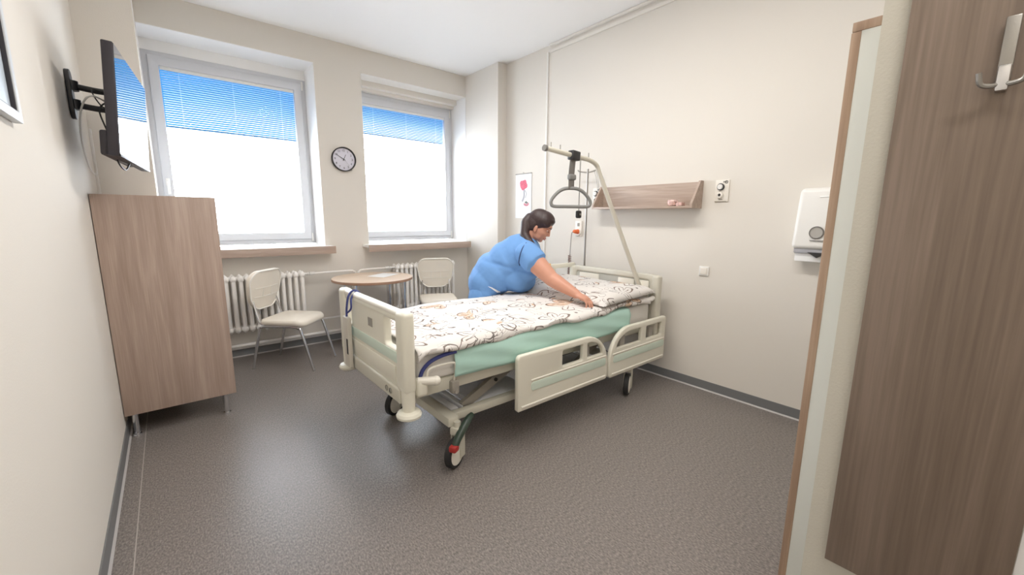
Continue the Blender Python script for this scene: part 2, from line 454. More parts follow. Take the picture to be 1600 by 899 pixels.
def skirting(name, a, b_, n):
    """a,b floor points along a wall, n = inward normal"""
    a, b_, n = V(a), V(b_), V(n)
    bb = B(); k = B()
    def strip(B_, t0, t1, z0, z1, w):
        p = [a+n*t0+V((0, 0, z0)), a+n*t1+V((0, 0, z0)), a+n*(t0+w)+V((0, 0, z1)), a+n*t0+V((0, 0, z1))]
        B_.prism(p, b_-a)
    strip(bb, 0, .012, 0, .078, .006)
    strip(k, .0, .020, 0, .010, .012)
    o = struct(name, bb, 'base', smooth=False)
    w = link('weld_seam', k, 'seam', None, smooth=False)
    w.parent = o; w.location = w.location-o.location
    return o
skirting('baseboard_left', (0, YB, 0), (0, -.86, 0), (1, 0, 0))
skirting('baseboard_right', (W, -.70, 0), (W, YB, 0), (-1, 0, 0))
skirting('baseboard_window', (XL, 0, 0), (XC, 0, 0), (0, -1, 0))

def quad(p):
    b = B(); b.bm.faces.new([b.bm.verts.new(q) for q in p]); return b
# windows ---------------------------------------------------------------
def window(n, x0, x1, z0, z1):
    r = bpy.data.objects.new('window_%d' % n, None); C.objects.link(r); r.location = ((x0+x1)/2, FY+.03, z0); r['kind'] = 'structure'
    me = plate(rounded(x0, z0, x1, z1, .002, 1), [rounded(x0+.055, z0+.055, x1-.055, z1-.055, .002, 1)], .07, .004)
    R = Matrix.Translation((0, FY+.04, 0)) @ Matrix.Rotation(PI/2, 4, 'X')
    link('window_frame', B().mesh(me, R), 'pvc', r)
    me = plate(rounded(x0+.045, z0+.045, x1-.045, z1-.045, .004, 2), [rounded(x0+.125, z0+.125, x1-.125, z1-.125, .004, 2)], .06, .008)
    s = link('sash', B().mesh(me, Matrix.Translation((0, FY+.015, 0)) @ Matrix.Rotation(PI/2, 4, 'X')), 'pvc', r)
    link('pane', quad([(x0+.12, FY+.03, z0+.12), (x1-.12, FY+.03, z0+.12), (x1-.12, FY+.03, z1-.12), (x0+.12, FY+.03, z1-.12)]), 'glass', s, smooth=False)
    # handle on the left stile, hinges on the right
    hx, hz = x0+.085, z0+.62
    h = B().box((hx-.016, FY-.028, hz-.035), (hx+.016, FY-.014, hz+.035), .005).cone((hx, FY-.02, hz), (hx, FY-.055, hz), .009)
    h.box((hx-.011, FY-.066, hz-.115), (hx+.011, FY-.048, hz+.012), .006)
    link('window_handle', h, 'white', s)
    for hz in (z0+.07, z1-.07):
        link('hinge', B().cone((x1-.04, FY-.012, hz-.045), (x1-.04, FY-.012, hz+.045), .009, n=12), 'white', r)
    return r
window(1, W1[0], W1[1], SILL+.012, 2.905)
window(2, W2[0], W2[1], SILL+.012, 2.905)

def blind(x0, x1, z0, z1, label):
    y = FY+.006
    t = thing('venetian_blind', ((x0+x1)/2, y, z0), label, 'blind')
    link('head_rail', B().box((x0, y-.014, z1-.03), (x1, y+.014, z1), .003), 'white', t)
    s = B(); z = z1-.045; a = math.radians(2)
    while z > z0+.02:
        dy, dz = .0125*math.cos(a), .0125*math.sin(a)
        s.prism([(x0+.004, y-dy, z+dz), (x0+.004, y, z+.0018), (x0+.004, y+dy, z-dz), (x0+.004, y+dy, z-dz-.0006), (x0+.004, y, z+.0012), (x0+.004, y-dy, z+dz-.0006)], (x1-x0-.008, 0, 0))
        z -= .0205
    link('slats', s, 'blind', t, smooth=False)
    link('bottom_rail', B().box((x0+.002, y-.012, z0), (x1-.002, y+.012, z0+.014), .003), 'white', t)
    for f in (.12, .5, .88):
        x = x0+(x1-x0)*f
        link('ladder_cord', B().cone((x, y-.0135, z0), (x, y-.0135, z1-.02), .0012, n=6), 'white', t)
blind(W1[0]+.128, W1[1]-.128, SILL+.14, 2.778, 'open white venetian blind in the larger left window, next to the television')
blind(W2[0]+.128, W2[1]-.128, SILL+.14, 2.778, 'open white venetian blind in the right window, behind the bed')
# blue shade cloths outside the upper part of each window
for (x0, x1, zb, lab) in ((W1[0]-.1, W1[1]+.1, 2.27, 'pale blue sun shade outside the top of the left window'), (W2[0]-.1, W2[1]+.1, 2.46, 'pale blue sun shade outside the top of the right window')):
    bb = B()
    bb.box((x0, .52, zb), (x1, .524, 3.02)).cone((x0, .522, zb), (x1, .522, zb), .008, n=8)
    tag(link('sun_shade', bb, 'awning', smooth=False), lab, 'shade')

# sills
def sill(n, x0, x1, yf):
    r = bpy.data.objects.new('trim_%d' % n, None); C.objects.link(r); r.location = ((x0+x1)/2, 0, SILL-.08); r['kind'] = 'structure'
    link('sill_front', B().box((x0, yf, SILL-.078), (x1, yf+.022, SILL+.002), .003), 'sill', r)
    link('sill_board', B().box((x0, yf+.018, SILL-.03), (x1, 0, SILL), .002).box((max(x0, W1[0]) if n == 3 else W2[0], 0, SILL-.06), (W1[1] if n == 3 else XC, .45, SILL)), 'silltop', r)
sill(3, XL, 1.735, -.165)
sill(4, 2.085, 3.485, -.215)

# conduits --------------------------------------------------------------
tag(link('cable_conduit', B().box((W-.012, -1.432, .0), (W, -1.410, 3.19), .002), 'trimw'), 'thin white cable conduit running up the right wall', 'conduit')
tag(link('cable_conduit', B().box((.0, -.885, 1.2), (.014, -.862, 1.98), .002), 'trimw'), 'short white cable conduit in the corner behind the television', 'conduit')

# ================================================================== RADIATORS and pipes
def radiator(x0, n, label):
    z0, z1 = .285, .85; y = -.125; p = .0605
    t = thing('radiator', (x0+n*p/2, y, z0), label, 'radiator')
    sec = None
    for i in range(n):
        x = x0+p*(i+.5)
        if sec is None:
            b = B()
            for yy in (y-.045, y+.045):
                b.tube([(x, yy, z0+.05), (x, yy, z1-.05)], .019, 12)
                for zc, sgn in ((z0+.035, -1), (z1-.035, 1)):
                    b.ball((x, yy, zc), .029, (.98, .9, 1.15), u=14, v=10)
                    b.ball((x, yy, zc+sgn*.025), .016, (.8, .8, 1), u=10, v=8)
            for zc in (z0+.035, z1-.035): b.tube([(x, y-.045, zc), (x, y+.045, zc)], .024, 12)
            b.cone((x-p/2, y, z0+.035), (x+p/2, y, z0+.035), .021, n=12).cone((x-p/2, y, z1-.035), (x+p/2, y, z1-.035), .021, n=12)
            sec = link('radiator_section', b, 'rad', t); x_first = x
        else:
            c = sec.copy(); C.objects.link(c); c.parent = t; c.location = (x-x_first, 0, 0)
    return t, x0, x0+n*p, z1-.035
r1, _, xr, zt = radiator(.434, 16, 'white ribbed column radiator under the left window, behind the cream chair')
link('valve', B().cone((xr, -.125, zt), (xr+.03, -.125, zt), .012).cone((xr+.03, -.125, zt), (xr+.05, -.125, zt), .018).cone((xr+.055, -.125, zt), (xr+.105, -.125, zt), .02, .017), 'white', r1)
r2, xl, _, zt2 = radiator(2.40, 14, 'white ribbed column radiator under the right window, behind the round table')
link('valve', B().cone((xl, -.125, zt2), (xl-.03, -.125, zt2), .012).cone((xl-.03, -.125, zt2), (xl-.05, -.125, zt2), .018).cone((xl-.055, -.125, zt2), (xl-.105, -.125, zt2), .02, .017), 'white', r2)
b = B()
b.tube([(xr+.1, -.125, zt), (1.86, -.125, zt), (1.92, -.122, zt-.012), (1.945, -.115, zt-.06), (1.945, -.11, .4), (1.945, -.11, .12)], .011, 10, 5)
b.tube([(xl-.1, -.125, zt2), (2.05, -.125, zt2), (1.99, -.122, zt2-.012), (1.965, -.115, zt2-.06)], .011, 10, 5)
tag(link('heating_pipe', b, 'rad'), 'white heating pipe linking the two radiators behind the table', 'pipe')
tag(link('heating_pipe', B().tube([(1.35, -.125, .30), (1.56, -.12, .30), (2.0, -.115, .305), (2.43, -.125, .31)], .010, 10, 4), 'rad'), 'thin white return pipe low on the window wall', 'pipe')
b = B(); b.tube([(XL+.01, -.05, .125), (XC-.01, -.05, .125)], .018, 12).box((XL+.01, -.032, .082), (XC-.01, -.004, .118), .004)
tag(link('heating_pipe', b, 'rad'), 'thick white pipe running just above the window wall skirting', 'pipe')

# ================================================================== CABINET (left)
t = thing('storage_cabinet', (.31, -1.12, 0), 'tall taupe wood cabinet on short metal legs against the left wall', 'cabinet')
x0, x1, y0, y1, z0, z1 = .004, .600, -1.415, -.90, .152, 1.541
link('side_panel', B().box((x0, y0, z0), (x1, y0+.018, z1), .0015), 'wood', t)
link('side_panel', B().box((x0, y1-.018, z0), (x1, y1, z1), .0015), 'wood', t)
link('top_panel', B().box((x0, y0+.018, z1-.018), (x1-.019, y1-.018, z1), .001), 'wood', t)
link('bottom_panel', B().box((x0, y0+.018, z0), (x1-.019, y1-.018, z0+.018), .001), 'wood', t)
link('back_panel', B().box((x0, y0+.018, z0+.018), (x0+.006, y1-.018, z1-.018)), 'wood', t)
for zz0, zz1 in ((z0+.003, .84), (.845, z1-.003)):
    d = link('door', B().box((x1-.018, y0+.02, zz0), (x1, y1-.02, zz1), .0015), 'wood', t)
    link('handle', B().tube([(x1, y1-.07, zz1-.2), (x1+.025, y1-.07, zz1-.2), (x1+.025, y1-.07, zz1-.08), (x1, y1-.07, zz1-.08)], .005, 8), 'steel', d)
for (px, py) in ((.050, -1.385), (.535, -1.385), (.062, -.95), (.545, -.95)):
    link('leg', B().cone((px, py, .148), (px, py, .012), .0165, .0165).cone((px, py, .014), (px, py, 0), .022, .024), 'chrome', t)

# ================================================================== TELEVISION
tc_ = V((.254, -1.563, 1.970)); yaw, tl = .099, .062; tw, th = .90, .90/1.70
a_ = V((math.sin(yaw), math.cos(yaw), 0)); n_ = V((math.cos(yaw), -math.sin(yaw), 0))
u_ = V((0, 0, 1))*math.cos(tl)+n_*math.sin(tl); f_ = a_.cross(u_).normalized()
if f_.x < 0: f_ = -f_
TM = Matrix.Translation(tc_) @ Matrix((a_, u_, f_)).transposed().to_4x4()   # local x along width (away), y up, z out
t = thing('television', (tc_.x, tc_.y, tc_.z-th/2), 'black flat television tilted out from the left wall, its screen reflecting the window', 'television')
link('shell', B().box((-tw/2, -th/2, -.045), (tw/2, th/2, -.002), .006, M=TM).box((-tw/2+.02, -th/2-.0, -.075), (tw/2-.25, -th/2+.12, -.04), .01, M=TM), 'tvback', t)
link('screen', B().box((-tw/2+.006, -th/2+.012, -.004), (tw/2-.006, th/2-.006, .0), M=TM), 'screen', t, smooth=False)
link('bezel', B().box((-tw/2, -th/2, -.004), (tw/2, -th/2+.012, .003), .001, M=TM), 'black', t)
t = thing('television_bracket', (.02, -1.55, 1.94), 'black two-arm wall bracket holding the television', 'bracket')
PLZ = 2.055
link('wall_plate', B().mesh(plate(rounded(-.05, -.125, .05, .125, .04), [], .02, .004), Matrix.Translation((.011, -1.545, PLZ)) @ Matrix.Rotation(PI/2, 4, 'Z') @ Matrix.Rotation(PI/2, 4, 'X')), 'black', t)
for zz in (2.10, 2.005):
    aa = B().cone((.02, -1.545, zz-.025), (.02, -1.545, zz+.025), .026).tube([(.02, -1.545, zz), (.10, -1.525, zz-.005), (.165, -1.545, zz-.01)], .016, 10, 4)
    link('arm', aa, 'black', t)
link('mounting_head', B().box((-.11, -.02, -.066), (.11, .13, -.047), .004, M=TM).cone((.165, -1.545, 1.975), (.165, -1.545, 2.11), .018).box((.155, -1.575, 2.0), (.205, -1.515, 2.08), .005), 'black', t)
b = B()
b.tube([(.18, -1.60, 2.05), (.12, -1.62, 1.99), (.13, -1.63, 1.90), (.16, -1.70, 1.80), (.17, -1.78, 1.70), (.19, -1.70, 1.665), (.21, -1.62, 1.71)], .004, 8, 6)
b.tube([(.17, -1.56, 2.06), (.10, -1.62, 2.08), (.13, -1.62, 2.0), (.19, -1.60, 1.99)], .0035, 8, 6)
tag(link('television_cable', b, 'black'), 'black cable looping down behind the television', 'cable')
tag(link('television_cable', B().tube([(.18, -1.52, 2.02), (.10, -1.66, 2.04), (.05, -1.62, 1.98), (.02, -1.50, 1.86), (.012, -1.30, 1.72), (.012, -1.05, 1.68), (.016, -.95, 1.70), (.012, -.89, 1.76)], .0045, 8, 6), 'white'), 'white cable from the television bracket down to the wall corner', 'cable')

# picture at the left edge of view
t = thing('picture_frame', (.01, -2.99, 1.70), 'pale silver picture frame on the left wall, only its corner in view', 'picture')
R = Matrix.Translation((.012, -2.985, 1.885)) @ Matrix.Rotation(PI/2, 4, 'Z') @ Matrix.Rotation(PI/2, 4, 'X')
link('frame', B().mesh(plate(rounded(-.15, -.185, .15, .185, .002, 1), [rounded(-.12, -.155, .12, .155, .002, 1)], .022, .003), R), 'framem', t)
link('print', B().box((.004, -3.11, 1.725), (.008, -2.862, 2.045)), 'blue', t, smooth=False)
link('inner_lip', B().mesh(plate(rounded(-.122, -.157, .122, .157, .002, 1), [rounded(-.116, -.151, .116, .151, .002, 1)], .014, .001), R), 'tvback', t)

# ================================================================== CLOCK
cx, cz, R0 = 1.922, 2.042+.008, .131
t = thing('wall_clock', (cx, -.02, cz-R0), 'round white wall clock with thin black rim between the two windows', 'clock')
link('rim', B().lathe([(R0-.012, -.006), (R0-.010, -.034), (R0-.004, -.038), (R0, -.034), (R0, 0), (R0-.012, 0)], (cx, 0, cz), 'Y', 48), 'black', t)
link('dial', B().lathe([(0, -.012), (R0-.010, -.012), (R0-.010, -.002), (0, -.002)], (cx, 0, cz), 'Y', 48), 'dial', t)
b = B()
for h in range(1, 13):
    a = h/12*2*PI
    b = B().mesh(text_mesh(str(h), .032), Matrix.Translation((cx+math.sin(a)*.093, -.0135, cz+math.cos(a)*.093)) @ Matrix.Rotation(PI/2, 4, 'X'))
    link('numeral', b, 'black', t, smooth=False)
def hand(name, a, l, w, y, m='black'):
    d = V((math.sin(a), 0, math.cos(a))); n = V((d.z, 0, -d.x)); c = V((cx, y, cz))
    link(name, B().prism([c-d*.018-n*w, c-d*.018+n*w, c+d*l+n*w*.5, c+d*l-n*w*.5], (0, -.0015, 0)), m, t, smooth=False)
hand('hour_hand', (12+50/60)/12*2*PI, .058, .0035, -.016)
hand('minute_hand', 50/60*2*PI, .098, .003, -.019)
hand('second_hand', 23/60*2*PI, .09, .0008, -.022, 'greyp')

# ================================================================== TABLE + paper
TX, TY, TZ, TR = 1.986, -.535, .78, .415
t = thing('round_table', (TX, TY, 0), 'round pale wood table with chrome legs between the two chairs', 'table')
b = B().lathe([(0, -.028), (TR-.004, -.028), (TR, -.024), (TR, -.004), (TR-.003, 0)], (TX, TY, TZ), 'Z', 64)
link('edge_band', b, 'tableedge', t)
link('tabletop', B().lathe([(0, .0006), (TR-.003, .0006), (TR-.001, -.0012), (0, -.0012)], (TX, TY, TZ), 'Z', 64), 'tablew', t)
for (dx, dy) in ((-.226, .272), (-.272, -.226), (.226, -.272), (.272, .226)):
    lx, ly = TX+dx, TY+dy
    link('leg', B().cone((lx, ly, 0), (lx, ly, .012), .03).cone((lx, ly, .012), (lx, ly, TZ-.028), .0265, n=24), 'chrome', t)
b = B().box((-.105, -.148, 0), (.105, .148, .0012), M=Matrix.Translation((2.13, -.47, TZ+.0008)) @ Matrix.Rotation(-1.0, 4, 'Z'))
tag(link('paper_sheet', b, 'paper', smooth=False), 'blank white paper sheet lying on the round table', 'paper')

# ================================================================== CHAIRS
def make_chair():
    t = thing('dining_chair', (0, 0, 0), 'cream padded chair with chrome legs, in front of the left radiator', 'chair')
    # seat cushion
    bm = B()
    me = plate(rounded(-.215, -.20, .215, .235, .08, 8), [], .055, .024)
    bm.mesh(me, Matrix.Translation((0, 0, .447)))
    for v in bm.bm.verts:
        v.co.z += -.018*max(0, (v.co.y-.12)/.12)**2 + .012*((v.co.x/.215)**2)*.5
    link('seat', bm, 'leather', t, ang=1.2, world=False)
    # back cushion: shield shape, wider at the top
    pts = rounded(-.225, -.17, .225, .185, .09, 8, (.13, .13, .10, .10))
    pts = [(x*(.84+.16*min(1, (y+.165)/.24)), y+.012*(1-(x/.2)**2)*(1 if y > 0 else -1)) for x, y in pts]
    bb = B().mesh(plate(pts, [], .05, .022), Matrix())
    M = Matrix.Translation((0, -.262, .735)) @ Matrix.Rotation(math.radians(90-11), 4, 'X') @ Matrix.Rotation(PI, 4, 'Y')
    for v in bb.bm.verts: v.co.z -= .035*(1-(v.co.x/.2)**2)*-1*.6
    for v in bb.bm.verts: v.co = M @ v.co
    bk = link('backrest', bb, 'leather', t, ang=1.2, world=False)
    wl = B().tube([M @ V((p[0]*.985, p[1]*.985, .026+.021*(1-(p[0]/.2)**2))) for p in pts], .007, 8, 0, closed=True)
    link('piping', wl, 'welt', bk, world=False)
    st = B()
    for yy in (.03, -.055):
        st.tube([M @ V((x, yy, .0262+.021*(1-(x/.2)**2))) for x in [-.165+.033*i for i in range(11)]], .0025, 6)
    for xx in (-.06, .06): st.tube([M @ V((xx, yy, .0262+.021*(1-(xx/.2)**2))) for yy in (-.055, -.012, .03)], .0025, 6)
    link('stitching', st, 'welt', bk, world=False)
    for sx in (-1, 1):
        x = .205*sx
        link('leg', B().tube([(x*.985, -.285, .004), (x*.96, -.20, .36), (x*.94, -.175, .402), (x*.93, -.12, .412), (x*.93, .0, .412)], .0125, 12, 5).cone((x*.985, -.286, 0), (x*.985, -.284, .015), .014), 'chrome', t, world=False)
        link('leg', B().tube([(x*.985, .30, .004), (x*.955, .205, .36), (x*.94, .175, .402), (x*.93, .12, .412), (x*.93, .0, .412)], .0125, 12, 5).cone((x*.985, .301, 0), (x*.985, .299, .015), .014), 'chrome', t, world=False)
        link('back_post', B().tube([(x*.86, .02, .414), (x*.86, -.12, .414), (x*.86, -.185, .43), (x*.85, -.215, .49), (x*.80, -.262, .66), (x*.76, -.285, .78)], .009, 10, 5), 'chrome', t, world=False)
    link('cross_bar', B().tube([(-.19, .10, .412), (.19, .10, .412)], .009, 10).tube([(-.19, -.1, .412), (.19, -.1, .412)], .009, 10), 'chrome', t, world=False)
    return t
ch1 = make_chair(); ch1.location = (1.171, -.540, 0); ch1.rotation_euler.z = -2.332; ch1['group'] = 'cream padded chairs'
ch2 = copy_tree(ch1); ch2.location = (2.775, -.535, 0); ch2.rotation_euler.z = PI-.42
ch2['label'] = 'cream padded chair in front of the right radiator, partly hidden by the bed'

# ================================================================== BED
BX0, BX1, BY0, BY1 = 1.17, 3.53, -3.02, -2.05
bed = thing('hospital_bed', (2.35, -2.535, 0), 'cream adjustable hospital bed on castors standing head to the right wall', 'bed')
RX = Matrix.Rotation(PI/2, 4, 'Z') @ Matrix.Rotation(PI/2, 4, 'X')    # plate x->world y, y->z, thickness->x
# footboard (facing the left)
out = rounded(BY0, .535, BY1, .945, .03, 6, (.02, .02, .05, .05))
h1 = rounded(BY0+.105, .745, BY0+.255, .895, .02); h2 = rounded(BY1-.195, .745, BY1-.075, .895, .02)
fb = link('footboard', B().mesh(plate(out, [h1, h2], .045, .012), Matrix.Translation((1.20, 0, 0)) @ RX), 'bedp', bed)
link('top_rail', B().tube([(1.20, BY0+.03, .935), (1.20, BY1-.03, .935)], .024, 14), 'bedp2', fb)
for yy in (BY0+.045, BY1-.045):
    link('corner_post', B().box((1.166, yy-.052, .53), (1.234, yy+.052, .958), .024, 4), 'bedp', fb)
link('green_stripe', B().box((1.175, BY0+.09, .675), (1.18, BY1-.09, .735), .002), 'mint', fb)
link('sticker', B().box((1.1745, -2.60, .80), (1.1775, -2.54, .85)), 'deckm', fb, smooth=False)
link('raised_panel', B().box((1.172, BY0+.12, .565), (1.18, BY1-.1, .655), .004), 'bedp', fb)
lb = link('bumper_beam', B().box((1.165, BY0+.06, .462), (1.235, BY1-.06, .545), .012, 3), 'bedmetal', bed)
for k, yy in enumerate((-2.80, -2.85)):
    link('marking', B().lathe([(.012, -.002), (.016, -.002), (.016, .002), (.012, .002)], (1.163, yy, .505), 'X', 20), 'deckm', lb)
for yy in (BY0+.03, BY1-.03):
    link('corner_bumper', B().cone((1.20, yy, .56), (1.20, yy, .42), .036, .032).lathe([(.0, .392), (.045, .392), (.063, .402), (.066, .415), (.058, .428), (.03, .436)], (1.20, yy, 0), 'Z'), 'bedp', bed)
link('corner_catch', B().box((1.235, BY0-.005, .50), (1.30, BY0+.05, .60), .02, 4), 'bedp', bed)
# headboard
out = rounded(BY0, .40, BY1, .945, .03, 6, (.02, .02, .07, .07))
hb = link('headboard', B().mesh(plate(out, [], .035, .01), Matrix.Translation((3.50, 0, 0)) @ RX), 'headg', bed)
link('head_frame', B().mesh(plate(rounded(BY0-.005, .40, BY1+.005, .955, .03, 6, (.02, .02, .07, .07)), [rounded(BY0+.075, .46, BY1-.06, .905, .03)], .05, .012), Matrix.Translation((3.495, 0, 0)) @ RX), 'headf', hb)
for ya, yb in ((-2.935, -2.83), (-2.79, -2.62), (-2.40, -2.16)):
    link('white_panel', B().box((3.470, ya, .62), (3.484, yb, .895), .006), 'bedp2', hb)
for yy in (BY0+.02, BY1-.02):
    link('head_post', B().box((3.462, yy-.035, .38), (3.538, yy+.035, .95), .025, 4), 'headf', hb)
link('wall_buffer', B().cone((3.53, BY0+.03, .42), (3.60, BY0+.03, .42), .022), 'bedp2', bed)
# lying surface
link('bed_deck', B().box((1.25, BY0+.05, .525), (3.46, BY1-.05, .548), .006).box((1.25, BY0+.045, .475), (3.46, BY0+.085, .54), .008).box((1.25, BY1-.085, .475), (3.46, BY1-.045, .54), .008), 'bedmetal', bed)
for xa, xb in ((1.30, 1.78), (1.84, 2.30), (2.36, 2.70), (2.76, 3.4)):
    link('deck_cover', B().box((xa, BY0+.12, .505), (xb, BY1-.12, .524), .005), 'deckm', bed)
link('mattress_stop', B().tube([(1.30, BY0+.03, .55), (1.30, BY0+.012, .60), (1.31, BY0+.01, .635), (1.36, BY0+.01, .645), (1.46, BY0+.01, .64), (1.475, BY0+.012, .615), (1.475, BY0+.03, .52)], .006, 8, 5), 'bedp2', bed)
link('deck_bracket', B().box((1.45, BY0+.01, .455), (1.50, BY0+.05, .53), .012).cone((1.475, BY0+.0, .47), (1.475, BY0+.05, .47), .012), 'deckm', bed)
link('hook_knob', B().cone((1.245, BY0+.02, .585), (1.34, BY0-.01, .575), .02, .024).ball((1.34, BY0-.01, .575), .026), 'bedp2', bed)
# base frame
ZB = .262
link('base_frame', B().box((1.455, -2.955, ZB-.03), (1.525, -2.12, ZB+.025), .006).box((3.085, -2.985, ZB-.02), (3.155, -2.10, ZB+.025), .006)
     .box((1.50, -2.915, ZB-.025), (3.12, -2.865, ZB+.022), .006).box((1.50, -2.21, ZB-.025), (3.12, -2.16, ZB+.022), .006), 'bedmetal', bed)
link('base_cover', B().box((1.53, -2.855, ZB-.01), (1.585, -2.22, ZB+.022), .004).box((1.61, -2.855, ZB-.01), (1.65, -2.22, ZB+.022), .004).box((1.70, -2.855, ZB-.015), (2.14, -2.22, ZB+.018), .004).box((2.35, -2.855, ZB-.015), (2.9, -2.22, ZB+.018), .004), 'deckw', bed)
for yy in (-2.84, -2.24):
    for (xa, za, xb, zb) in ((1.62, .275, 2.12, .50), (2.62, .275, 3.02, .50)):
        d = V((xb-xa, 0, zb-za)).normalized(); n = V((-d.z, 0, d.x))*.028
        link('lifting_arm', B().prism([V((xa, yy-.015, za))-n, V((xb, yy-.015, zb))-n, V((xb, yy-.015, zb))+n, V((xa, yy-.015, za))+n], (0, .03, 0)), 'deckm', bed)
    link('pivot_bolt', B().cone((1.87, yy-.024, .389), (1.87, yy+.024, .389), .012, n=12), 'dark', bed)
link('motor', B().box((2.10, -2.62, .36), (2.62, -2.52, .47), .02).cone((1.75, -2.57, .40), (2.12, -2.57, .41), .022).box((2.25, -2.85, .40), (2.62, -2.72, .50), .02), 'rubber', bed)
# castors
def castor(x, y, sy, foot, pedal):
    w = B().lathe([(.060, -.020), (.082, -.020), (.088, -.014), (.088, .014), (.082, .020), (.060, .020)], (x, y, .088), 'Y', 32)
    def swv(b):
        R = Matrix.Translation((x, y, 0)) @ Matrix.Rotation(.46, 4, 'Z') @ Matrix.Translation((-x, -y, 0))
        bmesh.ops.transform(b.bm, matrix=R, verts=b.bm.verts); return b
    ca = link('castor', swv(w), 'rubber', bed)
    link('wheel_cover', swv(B().lathe([(0, -.026), (.05, -.025), (.068, -.021), (.070, -.016), (.070, .016), (.068, .021), (.05, .025), (0, .026)], (x, y, .088), 'Y', 32)), 'bedp2', ca)
    link('fork', swv(B().box((x+.012, y-.034, .05), (x+.062, y-.026, .225), .004).box((x+.012, y+.026, .05), (x+.062, y+.034, .225), .004).box((x+.0, y-.034, .185), (x+.062, y+.034, .235), .01).cone((x+.03, y, .22), (x+.03, y, .265), .02)), 'bedmetal', ca)
    if pedal:
        pd = B().tube([(x-.055, y-.032, .145), (x-.03, y-.034, .185), (x+.03, y-.036, .225), (x+.095, y-.037, .258), (x+.135, y-.038, .268)], [.020, .022, .024, .022, .016], 12, 5)
        link('brake_pedal', swv(pd), 'pedal', ca)
        link('red_tab', swv(B().box((x-.085, y-.055, .135), (x-.035, y-.01, .172), .01)), 'red', ca)
castor(1.475, -2.985, -1, True, True)
castor(1.475, -2.165, 1, True, False)
castor(3.095, -3.03, -1, False, False)
castor(3.095, -2.13, 1, False, False)
# side rails (local plate x -> world x, y -> z)
def arc_rail(x0, x1, z0, z1, side):
    """side=+1 : large rounded corner at the high-x end"""
    r = .25
    pts = [(x0+.012, z0), (x1-.03, z0)]
    pts += [(x1-.03+.03*math.sin(a), z0+.03-.03*math.cos(a)) for a in [i*PI/12 for i in range(1, 7)]]
    pts += [(x1-r+r*math.cos(a), z1-r+r*math.sin(a)) for a in [i*PI/24 for i in range(0, 13)]]
    pts += [(x0+.03, z1)] + [(x0+.03-.03*math.sin(a), z1-.03+.03*math.cos(a)) for a in [i*PI/12 for i in range(1, 7)]]
    pts += [(x0, z0+.012)]
    return pts
def rail_foot(y, dz, flip):
    x0, x1, z0, z1 = 1.875, 2.765, .235+dz, .600+dz
    pts = arc_rail(x0, x1, z0, z1, 1)
    ho = rounded(2.27, z1-.155, 2.475, z1-.045, .012)
    r = .16; xe = 2.70
    ho2 = [(2.525, z1-.155), (xe, z1-.155)] + [(xe-r*1.0+r*math.cos(a), z1-.155+.11*math.sin(a)) for a in [i*PI/20 for i in range(1, 11)]] + [(2.525, z1-.045)]
    Mx = Matrix.Translation((0, y, 0)) @ Matrix.Rotation(PI/2, 4, 'X')
    o = link('side_rail', B().mesh(plate(pts, [ho, ho2], .034, .010), Mx), 'bedp', bed)
    s = -1 if flip < 0 else 1
    link('green_stripe', B().mesh(plate(rounded(1.985, z0+.115, 2.735, z0+.172, .02, 4), [], .006, .002), Matrix.Translation((0, y+s*.018, 0)) @ Matrix.Rotation(PI/2, 4, 'X')), 'mint', o)
    link('moulded_edge', B().tube([(1.985, y+s*.017, z0+.186), (2.735, y+s*.017, z0+.186)], .006, 8).tube([(x0+.03, y+s*.016, z0+.028), (x1-.03, y+s*.016, z0+.028)], .008, 8), 'bedp2', o)
    for xa in (2.1, 2.52): link('rail_arm', B().box((xa, y-s*.05, z0+.02), (xa+.06, y-s*.012, .53), .006), 'deckm', o)
    return o
def rail_head(y, dz, flip):
    x0, x1, z0, z1 = 2.785, 3.565, .225+dz, .603+dz
    pts = [(x0+x1-p[0], p[1]) for p in arc_rail(x0, x1, z0, z1, 1)][::-1]
    ho = rounded(3.265, z1-.155, 3.50, z1-.045, .012)
    r = .20; xe = 2.87
    ho2 = [(3.195, z1-.155), (3.195, z1-.045)] + [(xe+r*1.0-r*math.sin(a), z1-.155+.11*math.cos(a)) for a in [i*PI/20 for i in range(0, 10)]] + [(xe, z1-.155)]
    o = link('side_rail', B().mesh(plate(pts, [ho, ho2], .034, .010), Matrix.Translation((0, y, 0)) @ Matrix.Rotation(PI/2, 4, 'X')), 'bedp', bed)
    s = -1 if flip < 0 else 1
    link('green_stripe', B().mesh(plate(rounded(2.83, z0+.115, 3.545, z0+.172, .02, 4), [], .006, .002), Matrix.Translation((0, y+s*.018, 0)) @ Matrix.Rotation(PI/2, 4, 'X')), 'mint', o)
    link('moulded_edge', B().tube([(2.82, y+s*.017, z0+.186), (3.54, y+s*.017, z0+.186)], .006, 8).tube([(2.82, y+s*.016, z0+.028), (3.54, y+s*.016, z0+.028)], .008, 8), 'bedp2', o)
    for xa in (2.95, 3.35): link('rail_arm', B().box((xa, y-s*.05, z0+.02), (xa+.06, y-s*.012, .53), .006), 'deckm', o)
    return o
rail_foot(-3.055, 0, -1); rail_head(-3.055, 0, -1)
rail_foot(-2.012, 0, 1); rail_head(-2.012, .37, 1)

link('rail_clip', B().box((3.09, -2.035, .96), (3.19, -1.99, .985), .008), 'yellow', bed)
